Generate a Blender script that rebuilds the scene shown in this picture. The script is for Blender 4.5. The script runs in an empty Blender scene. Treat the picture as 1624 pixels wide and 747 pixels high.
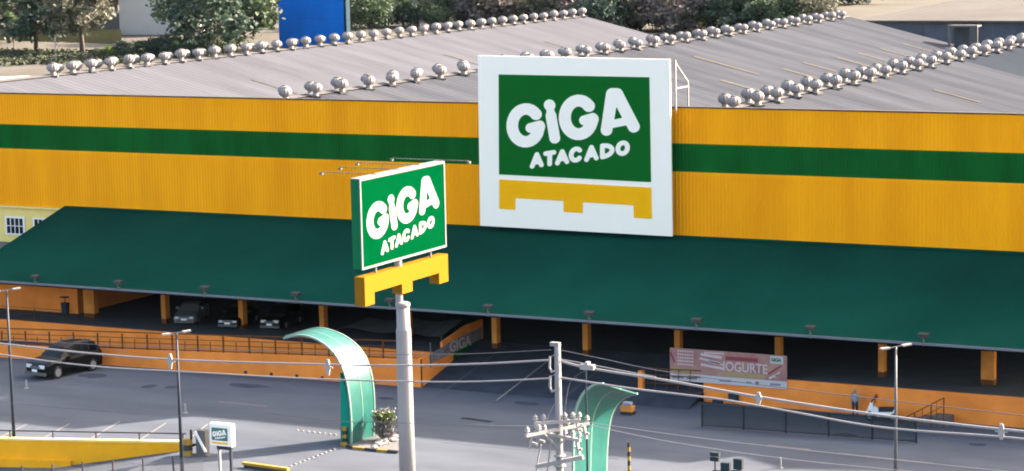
import bpy, math, random
import numpy as np
from mathutils import Vector, Matrix
random.seed(7)
SC = bpy.context.scene
COL = SC.collection

# ------------------------------------------------------------------ camera
F, CX, CY, HC = 3705.0, 812.0, 373.5, 32.0
_n = lambda v: np.array(v, float) / np.linalg.norm(v)
_X = -_n([-7212, -359.5, F]); _Y = _n([1931, -550.5, F]); _Y = _n(_Y - np.dot(_Y, _X) * _X)
_Z = np.cross(_X, _Y)
CM = np.stack([_X, _Y, _Z]); CAMP = np.array([0, 0, HC])
cam_data = bpy.data.cameras.new('camera'); cam = bpy.data.objects.new('camera', cam_data); COL.objects.link(cam)
cam_data.sensor_width = 36; cam_data.lens = F / 1624 * 36; cam_data.clip_start = 1; cam_data.clip_end = 6000
cm = Matrix([[CM[r][0], -CM[r][1], -CM[r][2], CAMP[r]] for r in range(3)] + [[0, 0, 0, 1]])
cam.matrix_world = cm
SC.camera = cam
# measuring helpers: where the line of sight of a photo point meets a plane of the place
def ray(px, py): return CM @ np.array([px - CX, py - CY, F])
def onz(px, py, z=0.0): r = ray(px, py); return CAMP + (z - HC) / r[2] * r
def ony(px, py, y): r = ray(px, py); return CAMP + y / r[1] * r
def onx(px, py, x): r = ray(px, py); return CAMP + x / r[0] * r

# ------------------------------------------------------------------ light
SUN = Vector((1.24, 1.56, 1.0)).normalized()
world = bpy.data.worlds.new('World'); SC.world = world; world.use_nodes = True
wn = world.node_tree.nodes; wl = world.node_tree.links
bg = wn['Background']; sky = wn.new('ShaderNodeTexSky'); sky.sky_type = 'NISHITA'; sky.sun_disc = False
sky.sun_elevation = math.asin(SUN.z); sky.sun_rotation = math.atan2(SUN.x, SUN.y)
sky.air_density = 1.0; sky.dust_density = 5.0; sky.ozone_density = 0.7
tint = wn.new('ShaderNodeMix'); tint.data_type = 'RGBA'; tint.blend_type = 'MULTIPLY'; tint.inputs[0].default_value = 1; tint.inputs[7].default_value = (1.06, 0.99, 0.91, 1)
wl.new(sky.outputs[0], tint.inputs[6]); wl.new(tint.outputs[2], bg.inputs[0]); bg.inputs[1].default_value = 0.14
sd = bpy.data.lights.new('sun', 'SUN'); sd.energy = 5.0; sd.angle = math.radians(0.6); sd.color = (1, 0.86, 0.72)
so = bpy.data.objects.new('sun', sd); COL.objects.link(so)
so.rotation_euler = SUN.to_track_quat('Z', 'Y').to_euler(); so.location = (0, 0, 80)
SC.view_settings.view_transform = 'Standard'; SC.view_settings.look = 'None'
SC.view_settings.exposure = 2.5; SC.view_settings.gamma = 1
SC.render.engine = 'CYCLES'
HAZE = 0.000008
SC.cycles.volume_bounces = 0; SC.cycles.filter_width = 1.9; SC.cycles.max_bounces = 6; SC.cycles.transparent_max_bounces = 8

# ------------------------------------------------------------------ materials
def mat(name, col, rough=0.7, var=0.12, scale=1.5, bump=0.0, bscale=20, metal=0.0, stretch=None, col2=None, spec=0.4, trans=0.0, alpha=1.0, emis=0):
    m = bpy.data.materials.new(name); m.use_nodes = True
    N, L = m.node_tree.nodes, m.node_tree.links
    b = N['Principled BSDF']; b.inputs['Roughness'].default_value = rough; b.inputs['Metallic'].default_value = metal
    b.inputs['Specular IOR Level'].default_value = spec
    tc = N.new('ShaderNodeTexCoord'); mp = N.new('ShaderNodeMapping'); L.new(tc.outputs['Object'], mp.inputs[0])
    if stretch: mp.inputs['Scale'].default_value = stretch
    nz = N.new('ShaderNodeTexNoise'); nz.inputs['Scale'].default_value = scale; nz.inputs['Detail'].default_value = 6; nz.inputs['Roughness'].default_value = 0.6
    L.new(mp.outputs[0], nz.inputs['Vector'])
    cr = N.new('ShaderNodeValToRGB'); cr.color_ramp.elements[0].position = 0.3; cr.color_ramp.elements[1].position = 0.7
    a = [min(1, c * (1 - var)) for c in col]; z = [min(1, c * (1 + var)) for c in (col2 or col)]
    cr.color_ramp.elements[0].color = (*a, 1); cr.color_ramp.elements[1].color = (*z, 1)
    L.new(nz.outputs['Fac'], cr.inputs[0]); L.new(cr.outputs[0], b.inputs['Base Color'])
    if bump:
        n2 = N.new('ShaderNodeTexNoise'); n2.inputs['Scale'].default_value = bscale; n2.inputs['Detail'].default_value = 4
        L.new(mp.outputs[0], n2.inputs['Vector'])
        bp = N.new('ShaderNodeBump'); bp.inputs['Strength'].default_value = bump; bp.inputs['Distance'].default_value = 0.05
        L.new(n2.outputs['Fac'], bp.inputs['Height']); L.new(bp.outputs[0], b.inputs['Normal'])
    if trans:
        t = N.new('ShaderNodeBsdfTranslucent'); L.new(cr.outputs[0], t.inputs[0])
        mx = N.new('ShaderNodeMixShader'); mx.inputs[0].default_value = trans
        L.new(b.outputs[0], mx.inputs[1]); L.new(t.outputs[0], mx.inputs[2]); L.new(mx.outputs[0], N['Material Output'].inputs[0])
    if alpha < 1: b.inputs['Alpha'].default_value = alpha
    m['cr'] = 1
    return m
M = {}
M['yellow'] = mat('yellow_sheet', (0.9270, 0.3420, 0.0040), 0.6, 0.09, 0.35, stretch=(1, 1, 0.15), col2=(0.9888, 0.3800, 0.0050), spec=0.05)
M['stripe'] = mat('green_sheet', (0.002, 0.080, 0.012), 0.6, 0.15, 0.5, stretch=(1, 1, 0.2), col2=(0.003, 0.10, 0.015), spec=0.05)
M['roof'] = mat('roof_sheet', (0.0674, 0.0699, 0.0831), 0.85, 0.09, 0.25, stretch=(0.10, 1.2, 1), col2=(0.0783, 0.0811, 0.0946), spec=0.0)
M['patchline'] = mat('worn_line', (0.11, 0.105, 0.10), 0.9, 0.35, 3, spec=0.0)
M['seam'] = mat('tar_seam', (0.045, 0.048, 0.055), 0.9, 0.3, 2, spec=0.0)
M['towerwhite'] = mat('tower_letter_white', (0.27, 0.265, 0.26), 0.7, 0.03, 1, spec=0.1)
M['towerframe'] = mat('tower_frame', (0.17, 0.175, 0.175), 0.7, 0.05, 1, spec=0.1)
M['column'] = mat('column_paint', (0.52, 0.20, 0.045), 0.9, 0.12, 0.8, col2=(0.60, 0.24, 0.055), spec=0.02)
M['farroof'] = mat('far_roof', (0.105, 0.10, 0.095), 0.9, 0.12, 0.08, spec=0.0)
M['farwall'] = mat('far_wall', (0.07, 0.085, 0.115), 0.9, 0.2, 0.5, spec=0.0)
M['fadedgreen'] = mat('faded_sign_green', (0.06, 0.16, 0.15), 0.8, 0.2, 2)
M['shadedasphalt'] = mat('entry_asphalt_shaded', (0.045, 0.052, 0.066), 0.95, 0.2, 0.5, spec=0.0)  # asphalt darkened so the shade of the entry sits in its colour
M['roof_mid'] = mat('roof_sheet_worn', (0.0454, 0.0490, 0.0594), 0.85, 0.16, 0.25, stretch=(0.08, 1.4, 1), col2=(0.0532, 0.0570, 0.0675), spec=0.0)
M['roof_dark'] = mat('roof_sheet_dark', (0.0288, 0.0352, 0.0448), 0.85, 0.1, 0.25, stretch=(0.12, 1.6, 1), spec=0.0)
M['skylight'] = mat('skylight_sheet', (0.082, 0.077, 0.070), 0.9, 0.12, 2, spec=0.0)
M['ridge'] = mat('ridge_flashing', (0.085, 0.080, 0.080), 0.8, 0.1, 1, spec=0.05)
M['turbine'] = mat('turbine_metal', (0.2188, 0.2025, 0.2000), 0.7, 0.18, 1.2, metal=0.0, spec=0.12)
M['canopy'] = mat('canopy_sheet', (0.0011, 0.0361, 0.0258), 0.8, 0.16, 0.10, bump=0.2, bscale=6, col2=(0.0021, 0.0451, 0.0304), spec=0.02)
M['gutter'] = mat('gutter_metal', (0.13, 0.14, 0.17), 0.5, 0.1, 1)
M['dark_trim'] = mat('dark_trim', (0.05, 0.03, 0.02), 0.6)
M['orange'] = mat('orange_wall', (0.78, 0.235, 0.045), 0.85, 0.10, 0.5, bump=0.15, col2=(0.84, 0.27, 0.055), spec=0.05)
M['orange2'] = mat('yellow_painted_wall', (0.85, 0.40, 0.018), 0.8, 0.08, 0.8, bump=0.1, spec=0.08)
M['cream'] = mat('cream_wall', (0.80, 0.62, 0.22), 0.8, 0.06, 0.8, spec=0.1)
M['white'] = mat('white_paint', (0.80, 0.80, 0.80), 0.5, 0.02, 1)
M['dirtywhite'] = mat('weathered_white', (0.2479, 0.2330, 0.2330), 0.6, 0.08, 1.2, stretch=(3, 3, 0.3))
M['whitewall'] = mat('white_wall', (0.4320, 0.4080, 0.3840), 0.7, 0.04, 0.5, spec=0.1)
M['signwhite'] = mat('sign_white', (0.93, 0.86, 0.75), 0.45, 0.01, 1)
M['signgreen'] = mat('sign_green', (0.0, 0.112, 0.012), 0.5, 0.02, 1, spec=0.05)
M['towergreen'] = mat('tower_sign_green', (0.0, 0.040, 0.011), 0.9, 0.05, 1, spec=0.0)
M['sideg'] = mat('sign_side_green', (0.002, 0.12, 0.045), 0.7, 0.05, 1, spec=0.1)
M['pallet'] = mat('pallet_yellow', (0.92, 0.44, 0.003), 0.6, 0.02, 1, spec=0.05)
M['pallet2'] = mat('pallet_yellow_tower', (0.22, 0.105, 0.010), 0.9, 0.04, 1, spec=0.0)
M['arch'] = mat('mint_sheet', (0.0056, 0.0924, 0.0774), 0.42, 0.12, 0.9, trans=0.15, col2=(0.0077, 0.1100, 0.0880), spec=0.6)
M['archside'] = mat('teal_sheet', (0.0000, 0.2535, 0.1852), 0.5, 0.05, 1, trans=0.2, spec=0.1)
M['archedge'] = mat('pale_edge', (0.1650, 0.2475, 0.2100), 0.5, 0.05, 1)
M['asphalt'] = mat('asphalt', (0.0674, 0.0763, 0.0942), 0.95, 0.13, 0.35, stretch=(0.35, 1.0, 1), bump=0.3, bscale=9, col2=(0.0753, 0.0848, 0.1037), spec=0.1)
M['darkasphalt'] = mat('dark_asphalt', (0.0330, 0.0348, 0.0372), 0.95, 0.2, 0.5, bump=0.3, spec=0.1)
M['patch'] = mat('dark_patch', (0.0486, 0.0567, 0.0729), 0.95, 0.25, 1, spec=0.0)
M['paint'] = mat('road_paint', (0.1575, 0.1462, 0.1350), 0.8, 0.15, 3)
M['paintyellow'] = mat('faded_orange_paint', (0.1500, 0.1125, 0.0900), 0.8, 0.2, 3)
M['concrete'] = mat('concrete', (0.1125, 0.1087, 0.1050), 0.85, 0.12, 1, bump=0.2)
M['polec'] = mat('pole_concrete', (0.1924, 0.1823, 0.1823), 0.8, 0.1, 2)
M['slab'] = mat('slab_floor', (0.0595, 0.0680, 0.0765), 0.9, 0.15, 0.6, spec=0.1)
M['dark'] = mat('interior_shade', (0.0152, 0.0209, 0.0266), 0.9, 0.2, 0.5, spec=0.05)  # near-black: the deep shade under the canopy is put into the colour
M['rail'] = mat('brown_rail', (0.1260, 0.0450, 0.0144), 0.7, spec=0.1)
M['railgrey'] = mat('grey_rail', (0.045, 0.04, 0.05), 0.7, spec=0.1)
M['steel'] = mat('galvanised_steel', (0.0975, 0.1013, 0.1087), 0.5, 0.1, 2, metal=0.2)
M['darksteel'] = mat('dark_steel', (0.025, 0.032, 0.045), 0.5, 0.1, 2, spec=0.2)
M['lampwhite'] = mat('lamp_head', (0.2734, 0.2531, 0.2480), 0.5)
M['wire'] = mat('cable', (0.2250, 0.2110, 0.2156), 0.6, 0.05, 1)
M['wire2'] = mat('thin_cable', (0.0750, 0.0750, 0.0863), 0.6, 0.05, 1)
M['black'] = mat('black', (0.02, 0.02, 0.022), 0.5)
M['yb'] = mat('kerb_yellow', (0.2850, 0.1800, 0.0225), 0.7)
M['carblack'] = mat('car_black', (0.0024, 0.0032, 0.0040), 0.35, 0.05, 1, spec=0.2)
M['carsilver'] = mat('car_silver', (0.16, 0.17, 0.19), 0.3, 0.05, 1, metal=0.4)
M['glass'] = mat('dark_glass', (0.003, 0.004, 0.006), 0.12, 0.05, 1, spec=0.4)
M['tyre'] = mat('tyre', (0.015, 0.015, 0.016), 0.9)
M['rim'] = mat('rim', (0.30, 0.31, 0.33), 0.35, metal=0.6)
M['lens'] = mat('lamp_lens', (0.65, 0.68, 0.72), 0.15, spec=0.8)
M['leafA'] = mat('leaf_dark', (0.0280, 0.0545, 0.0273), 0.7, 0.5, 0.7, trans=0.25, col2=(0.0600, 0.0909, 0.0416))
M['leafB'] = mat('leaf_grey_green', (0.0723, 0.0808, 0.0527), 0.7, 0.4, 0.7, trans=0.25, col2=(0.1275, 0.1275, 0.0935))
M['leafC'] = mat('leaf_blue_green', (0.0194, 0.0443, 0.0323), 0.7, 0.5, 0.7, trans=0.25, col2=(0.0484, 0.0785, 0.0549))
M['leafD'] = mat('leaf_brown', (0.070, 0.062, 0.055), 0.8, 0.4, 0.7, trans=0.2, col2=(0.12, 0.105, 0.10))
M['leafE'] = mat('leaf_lime', (0.10, 0.16, 0.012), 0.7, 0.3, 1, trans=0.3)
M['bark'] = mat('bark', (0.07, 0.055, 0.045), 0.9, 0.3, 3, bump=0.4)
M['terrain'] = mat('dry_ground', (0.0690, 0.0615, 0.0495), 0.95, 0.14, 0.06, bump=0.3, bscale=2, col2=(0.0863, 0.0803, 0.0690), spec=0.1)
M['blue'] = mat('blue_steel', (0.0000, 0.1150, 0.4880), 0.5, 0.06, 0.4, col2=(0.0000, 0.1323, 0.5490), spec=0.1)
M['bluedark'] = mat('blue_dark', (0.002, 0.02, 0.035), 0.6, spec=0.1)
M['stone'] = mat('white_stone', (0.2250, 0.2100, 0.1950), 0.8, 0.1, 4)
M['skin'] = mat('skin', (0.32, 0.18, 0.12), 0.6)
M['cloth_grey'] = mat('grey_cloth', (0.26, 0.27, 0.30), 0.9)
M['cloth_navy'] = mat('navy_cloth', (0.02, 0.03, 0.055), 0.9)
M['hair'] = mat('hair', (0.02, 0.015, 0.012), 0.8)
M['red'] = mat('red_plastic', (0.30, 0.03, 0.015), 0.4)
M['bannerpink'] = mat('banner_print', (0.30, 0.135, 0.15), 0.7, 0.10, 0.9, col2=(0.36, 0.22, 0.17), spec=0.1)
M['bannerwhite'] = mat('banner_white', (0.46, 0.44, 0.46), 0.7, 0.03, 1, spec=0.1)
M['bannertext'] = mat('banner_text', (0.50, 0.42, 0.43), 0.7, 0.03, 1, spec=0.1)
M['bannerred'] = mat('banner_red', (0.25, 0.06, 0.075), 0.7, 0.05, 1, spec=0.1)
M['bannertan'] = mat('banner_tan', (0.36, 0.25, 0.14), 0.7, 0.08, 1, spec=0.1)
M['bannerblue'] = mat('banner_blue', (0.10, 0.13, 0.20), 0.7, 0.03, 1, spec=0.1)
M['bannergrey'] = mat('banner_grey', (0.20, 0.18, 0.19), 0.7, 0.45, 3, spec=0.1)
M['awning'] = mat('grey_awning', (0.09, 0.10, 0.115), 0.8, 0.15, 1)
M['meshwire'] = mat('mesh_wire', (0.0216, 0.0324, 0.0396), 0.7, spec=0.1)
M['grass'] = mat('dry_grass', (0.1275, 0.1125, 0.0450), 0.9, 0.25, 1)
M['oliveshade'] = mat('olive_tree_shade', (0.0420, 0.0483, 0.0252), 0.95, 0.25, 0.3)  # shade of the trees on the ground, painted as dark olive

# ------------------------------------------------------------------ mesh builder
class MB:
    def __init__(s): s.v = []; s.f = []
    def quad(s, a, b, c, d): n = len(s.v); s.v += [tuple(a), tuple(b), tuple(c), tuple(d)]; s.f.append((n, n+1, n+2, n+3)); return s
    def poly(s, pts): n = len(s.v); s.v += [tuple(p) for p in pts]; s.f.append(tuple(range(n, n+len(pts)))); return s
    def box(s, x0, x1, y0, y1, z0, z1):
        n = len(s.v)
        s.v += [(x, y, z) for z in (z0, z1) for (x, y) in ((x0, y0), (x1, y0), (x1, y1), (x0, y1))]
        s.f += [tuple(n+i for i in q) for q in ((3,2,1,0),(4,5,6,7),(0,1,5,4),(1,2,6,5),(2,3,7,6),(3,0,4,7))]; return s
    def bar(s, a, b, w, h=None, up=(0, 0, 1)):
        a, b = Vector(a), Vector(b); h = h or w; d = (b - a).normalized(); u = Vector(up)
        if abs(d.dot(u)) > .98: u = Vector((1, 0, 0))
        r = d.cross(u).normalized() * w / 2; u = r.cross(d).normalized() * h / 2; n = len(s.v)
        for p in (a, b): s.v += [tuple(p+r+u), tuple(p-r+u), tuple(p-r-u), tuple(p+r-u)]
        s.f += [tuple(n+i for i in q) for q in ((0,1,2,3),(7,6,5,4),(0,4,5,1),(1,5,6,2),(2,6,7,3),(3,7,4,0))]; return s
    def tube(s, pts, rad, k=6, caps=True):
        pts = [Vector(p) for p in pts]; rad = rad if isinstance(rad, (list, tuple)) else [rad]*len(pts); n0 = len(s.v)
        for i, p in enumerate(pts):
            d = (pts[min(i+1, len(pts)-1)] - pts[max(i-1, 0)]).normalized()
            u = Vector((0, 0, 1)) if abs(d.z) < .9 else Vector((1, 0, 0))
            r = d.cross(u).normalized(); q = d.cross(r).normalized()
            for j in range(k):
                t = 2*math.pi*j/k; s.v.append(tuple(p + (r*math.cos(t) + q*math.sin(t))*rad[i]))
        for i in range(len(pts)-1):
            for j in range(k): a = n0+i*k+j; b = n0+i*k+(j+1) % k; s.f.append((a, b, b+k, a+k))
        if caps: s.f.append(tuple(n0+j for j in range(k))[::-1]); s.f.append(tuple(n0+(len(pts)-1)*k+j for j in range(k)))
        return s
    def lathe(s, prof, c=(0, 0, 0), k=16, axis='z'):
        n0 = len(s.v)
        for r, h in prof:
            for j in range(k):
                t = 2*math.pi*j/k; x, y = r*math.cos(t), r*math.sin(t)
                p = (x, y, h) if axis == 'z' else ((x, h, y) if axis == 'y' else (h, x, y))
                s.v.append((c[0]+p[0], c[1]+p[1], c[2]+p[2]))
        for i in range(len(prof)-1):
            for j in range(k): a = n0+i*k+j; b = n0+i*k+(j+1) % k; s.f.append((a, b, b+k, a+k))
        s.f.append(tuple(n0+j for j in range(k))[::-1]); s.f.append(tuple(n0+(len(prof)-1)*k+j for j in range(k)))
        return s
    def prism(s, poly, fn, d):     # poly: 2d points, fn(u,v)->point, d: extrude vector
        n = len(s.v); k = len(poly); P = [Vector(fn(*p)) for p in poly]; D = Vector(d)
        s.v += [tuple(p) for p in P] + [tuple(p+D) for p in P]
        s.f.append(tuple(range(n, n+k))); s.f.append(tuple(range(n+2*k-1, n+k-1, -1)))
        for i in range(k): j = (i+1) % k; s.f.append((n+i, n+j, n+k+j, n+k+i))
        return s
    def mesh(s, name, m, smooth=False, off=None):
        me = bpy.data.meshes.new(name)
        v = s.v if off is None else [(a-off[0], b-off[1], c-off[2]) for a, b, c in s.v]
        me.from_pydata(v, [], s.f); me.validate()
        import bmesh
        bm = bmesh.new(); bm.from_mesh(me); bmesh.ops.recalc_face_normals(bm, faces=bm.faces) if len(s.f) < 20000 else None; bm.to_mesh(me); bm.free()
        if m: me.materials.append(M[m] if isinstance(m, str) else m)
        if smooth: me.polygons.foreach_set('use_smooth', [True]*len(me.polygons))
        me.update(); return me

def link(name, me, parent=None):
    o = bpy.data.objects.new(name, me); COL.objects.link(o)
    if parent: o.parent = parent
    return o
def tag(o, label=None, cat=None, group=None, kind=None):
    if label: o['label'] = label
    if cat: o['category'] = cat
    if group: o['group'] = group
    if kind: o['kind'] = kind
    return o
def thing(name, label, cat, loc=(0, 0, 0), rz=0, group=None):
    o = link(name, None); o.location = loc; o.rotation_euler = (0, 0, rz); return tag(o, label, cat, group)
def part(name, mb, m, parent, smooth=False, world=True):
    off = None
    if world:
        off = Vector((0, 0, 0)); p = parent
        while p: off = off + p.location; p = p.parent
    return link(name, mb.mesh(name, m, smooth, off), parent)
def single(name, mb, m, label, cat, group=None, smooth=False):
    return tag(link(name, mb.mesh(name, m, smooth)), label, cat, group)
def structure(name, mb, m, smooth=False): return tag(link(name, mb.mesh(name, m, smooth)), kind='structure')
def copy_tree(o, parent=None):
    c = o.copy(); COL.objects.link(c); c.parent = parent
    for ch in list(o.children): copy_tree(ch, c)
    return c

# ------------------------------------------------------------------ ground and terrain
YW, XE = 139.5, -58.4               # retaining wall plane; right end of the ramp opening
WA, WB = np.array([-94.8, 112.33]), np.array([-83.3, 116.0])
wdir = (WB-WA)/np.linalg.norm(WB-WA)
wallx = lambda x: WA[1] + (x-WA[0])*wdir[1]/wdir[0]
g = MB()
g.poly([(-82, wallx(-82), 0), (-82, -400, 0), (900, -400, 0), (900, 3000, 0), (-1500, 3000, 0), (-1500, wallx(-82)-0, 0), (-130, wallx(-130)+0.0, 0), (-83.3, wallx(-83.3), 0)])
g.f = []; g.v = []
g.quad((-82, -400, 0), (900, -400, 0), (900, 120, 0), (-82, 120, 0))
g.quad((-82, 120, 0), (900, 120, 0), (900, 3000, 0), (-82, 3000, 0))
g.quad((-82, wallx(-82), 0), (-82, 3000, 0), (-400, 3000, 0), (-400, wallx(-400)+90, 0))
g.f.pop(); del g.v[-4:]
g.poly([(-82, wallx(-82), 0), (-82, 3000, 0), (-1500, 3000, 0), (-1500, 98, 0), (-130, wallx(-130), 0)])
structure('ground', g, 'asphalt')
# sunken ramp lane in front of the yellow wall
r = MB()
zr = lambda x: float(np.interp(-x, [82.3, 83.3, 91.3], [0, -.42, -1.65]))
xs = [-82, -82.3, -83.3, -84, -86, -88, -90, -91.3, -130, -1500]
for a, b in zip(xs[:-1], xs[1:]):
    ya = wallx(max(a, -130)) if a > -1000 else 98; yb = wallx(max(b, -130)) if b > -1000 else 98
    r.quad((a, -400, zr(a)), (a, ya, zr(a)), (b, yb, zr(b)), (b, -400, zr(b)))
structure('road', r, 'asphalt')
# raised land behind the halls
def zt(x, y):
    d = max(-(x+146), y-293)
    t = max(0, min(1, d/16)); t = t*t*(3-2*t)
    return 14*t + max(0, d-60)*0.012
t = MB(); gx = list(range(-700, -140, 12)) + list(range(-140, 500, 24)); gy = list(range(160, 420, 10)) + list(range(420, 1500, 40))
for y in gy:
    for x in gx: t.v.append((x, y, zt(x, y) - 0.05 + (0.25*math.sin(x*.07+y*.11) if zt(x, y) > 10 else 0)))
for j in range(len(gy)-1):
    for i in range(len(gx)-1):
        a = j*len(gx)+i; t.f.append((a, a+1, a+1+len(gx), a+len(gx)))
structure('terrain', t, 'terrain', True)

ORD = 'first second third fourth fifth sixth seventh eighth ninth tenth eleventh twelfth thirteenth fourteenth fifteenth sixteenth seventeenth eighteenth nineteenth twentieth'.split()
TENS = {20: 'twenty', 30: 'thirty', 40: 'forty'}
def ordinal(n):
    if n <= 20: return ORD[n-1]
    if n == 30: return 'thirtieth'
    if n == 40: return 'fortieth'
    return TENS[n//10*10]+'-'+ORD[n % 10-1]

# road markings, stains
def strip(a, b, w, z=0.004):
    a, b = Vector((a[0], a[1], z)), Vector((b[0], b[1], z)); d = (b-a).normalized(); r_ = Vector((-d.y, d.x, 0))*w/2
    return MB().quad(a-r_, b-r_, b+r_, a+r_)
for k, (a, b) in enumerate([((-95.3, 113.0), (-96.2, 116.8)), ((-92.6, 114.0), (-93.67, 117.88)), ((-89.7, 115.0), (-91.05, 119.74)), ((-86.5, 115.6), (-87.89, 120.4)), ((-83.6, 116.6), (-85.2, 121.2))]):
    structure('parking_line', strip(a, b, 0.12), 'paint')
structure('lane_line', strip((-45.4, 128.8), (-39.5, 128.3), 0.14), 'paintyellow')
structure('lane_line', strip((-50, 129.1), (-47.2, 128.9), 0.22), 'paintyellow')
structure('lane_line', strip((-88.5, 127.3), (-84.6, 127.2), 0.16), 'paintyellow')
structure('lane_line', strip((-81.3, 131.0), (-79.4, 131.1), 0.2), 'paintyellow')
for k, (pa, pb) in enumerate([((1124, 650), (1134, 672)), ((1207, 653), (1221, 681)), ((1298, 664), (1312, 684)), ((1490, 692), (1503, 708)), ((1588, 700), (1602, 716)), ((1395, 676), (1407, 692))]):
    structure('parking_line', strip(onz(*pa), onz(*pb), 0.07), 'patchline')
for pa, pb, w_ in (((180, 650), (292, 655), .05), ((1060, 700), (1240, 728), .05), ((30, 640), (170, 652), .06), ((700, 702), (980, 728), .06), ((420, 655), (520, 668), .07)):
    structure('tar_seam', strip(onz(*pa), onz(*pb), w_), 'patchline' if w_ < .06 else 'seam')
def blob(cx, cy, rx, ry, z=0.004, k=16):
    mb = MB(); mb.poly([(cx+math.cos(i/k*6.283)*rx*random.uniform(.8, 1.15), cy+math.sin(i/k*6.283)*ry*random.uniform(.8, 1.15), z) for i in range(k)]); return mb
for px, py, rx, ry in [(147, 596, 1.1, .9), (237, 613, .5, .7), (272, 614, .6, .5), (395, 612, 1.6, .7), (612, 632, .7, .4), (835, 640, 1.0, .5), (1340, 690, .8, .5), (1550, 705, .6, .4)]:
    w = onz(px, py); structure('stain', blob(w[0], w[1], rx, ry), 'patch')
a, b = onz(733, 663), onz(778, 669)
drain = thing('drain_grate', 'long dark drain grate set in the shaded asphalt right of the sign tower pole', 'drain', ((a[0]+b[0])/2, (a[1]+b[1])/2, 0))
part('frame', MB().bar((a[0], a[1], 0.012), (b[0], b[1], 0.012), 0.42, 0.02), 'black', drain)
mb = MB()
for i in range(22):
    p = a + (b-a)*(i+.5)/22; mb.bar((p[0]-.0, p[1]-.18, .03), (p[0], p[1]+.18, .03), .03, .02)
part('grille', mb, 'darksteel', drain)
# speed studs on the asphalt
def studs(a, b, n, label):
    root = None
    for i in range(n):
        p = a+(b-a)*i/(n-1)
        if root is None:
            me = MB().lathe([(0.09, 0), (0.09, .04), (0.05, .07)], k=8).mesh('road_stud', 'stone')
            root = me
        o = link('road_stud', root); o.location = (p[0], p[1], 0); tag(o, label+', '+ORD[i]+' from the left', 'road stud', label)
studs(onz(447, 745), onz(530, 713), 13, 'white stud in the dotted row before the left arch')
studs(onz(472, 683), onz(532, 690), 8, 'white stud in the short row left of the arch')

# ------------------------------------------------------------------ the wholesale hall
YF = 151.5; ZT = 18.2; ZC = 9.08; XL, XR = -131.0, -30.0
EY, EZ, CXL = 138.0, 5.16, -119.7
hall = thing('warehouse_building', 'long yellow wholesale hall with green stripe, dark green canopy and grey gabled roofs', 'building', (-80, YF, 0))
def ribs(x0, x1, z0, z1, y, pitch=0.27, dep=0.03):
    mb = MB(); n = int((x1-x0)/pitch)
    pr = []
    for i in range(n):
        x = x0+i*pitch; pr += [(x, y), (x+pitch*.55, y), (x+pitch*.68, y-dep), (x+pitch*.87, y-dep)]
    pr.append((x0+n*pitch, y)); pr.append((x1, y))
    for (a, b), (c, d) in zip(pr[:-1], pr[1:]): mb.quad((a, b, z0), (c, d, z0), (c, d, z1), (a, b, z1))
    return mb
zg1 = ony(800, 219.5, YF)[2]; zg0 = ony(800, 262.5, YF)[2]
part('yellow_cladding', ribs(XL, XR, zg1, ZT, YF), 'yellow', hall)
part('green_stripe', ribs(XL, XR, zg0, zg1, YF), 'stripe', hall)
part('yellow_cladding', ribs(XL, XR, ZC-0.15, zg0, YF), 'yellow', hall)
part('parapet_cap', MB().box(XL, XR, YF-.09, YF+.25, ZT, ZT+.1), 'dark_trim', hall)
part('parapet_flashing', MB().box(XL, XR, YF+.26, YF+.9, ZT-.12, ZT-.04), 'ridge', hall)
part('parapet_back', MB().quad((XL, YF+.3, 12), (XR, YF+.3, 12), (XR, YF+.3, ZT), (XL, YF+.3, ZT)), 'roof', hall)
# gabled roofs
ZR = 17.95; HALF = 19.1; SL = 0.25; YB = 289.5
def slope(xr, sgn, y0, y1, x_in=0.0, x_out=HALF):
    mb = MB(); pr = []; y = y0; p = 1.0
    while y < y1-.01:
        e = min(y+p, y1); pr += [(y, 0), (y+.80*p, 0), (y+.86*p, .02), (y+.94*p, .02)]; y += p
    pr = [q for q in pr if q[0] < y1] + [(y1, 0)]
    for (a, h), (c, k) in zip(pr[:-1], pr[1:]):
        xi, xo = xr+sgn*x_in, xr+sgn*x_out; zi, zo = ZR-SL*x_in, ZR-SL*x_out
        mb.quad((xi, a, zi+h), (xo, a, zo+h), (xo, c, zo+k), (xi, c, zi+k))
    return mb
for xr in (-177.0, -138.5, -100.6, -62.7, -24.8):
    if xr == -62.7:
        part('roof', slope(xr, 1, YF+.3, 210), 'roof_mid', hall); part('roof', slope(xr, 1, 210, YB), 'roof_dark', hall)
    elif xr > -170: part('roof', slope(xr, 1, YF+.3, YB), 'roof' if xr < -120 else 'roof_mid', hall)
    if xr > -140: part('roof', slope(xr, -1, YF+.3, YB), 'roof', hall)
    if xr > -170:
        rc = MB(); rc.quad((xr-.55, YF+.3, ZR-.02), (xr, YF+.3, ZR+.14), (xr, YB, ZR+.14), (xr-.55, YB, ZR-.02)).quad((xr, YF+.3, ZR+.14), (xr+.55, YF+.3, ZR-.02), (xr+.55, YB, ZR-.02), (xr, YB, ZR+.14))
        part('ridge_cap', rc, 'ridge', hall)
        gb = MB().poly([(xr-HALF, YB, 0), (xr+HALF, YB, 0), (xr+HALF, YB, ZR-SL*HALF), (xr, YB, ZR), (xr-HALF, YB, ZR-SL*HALF)]); part('gable_wall', gb, 'concrete', hall)
part('white_flashing', MB().quad((-146, 153, ZR-.2), (-139.1, 153, ZR+.1), (-139.1, 172, ZR+.1), (-146, 172, ZR-.2)), 'white', hall)
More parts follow.
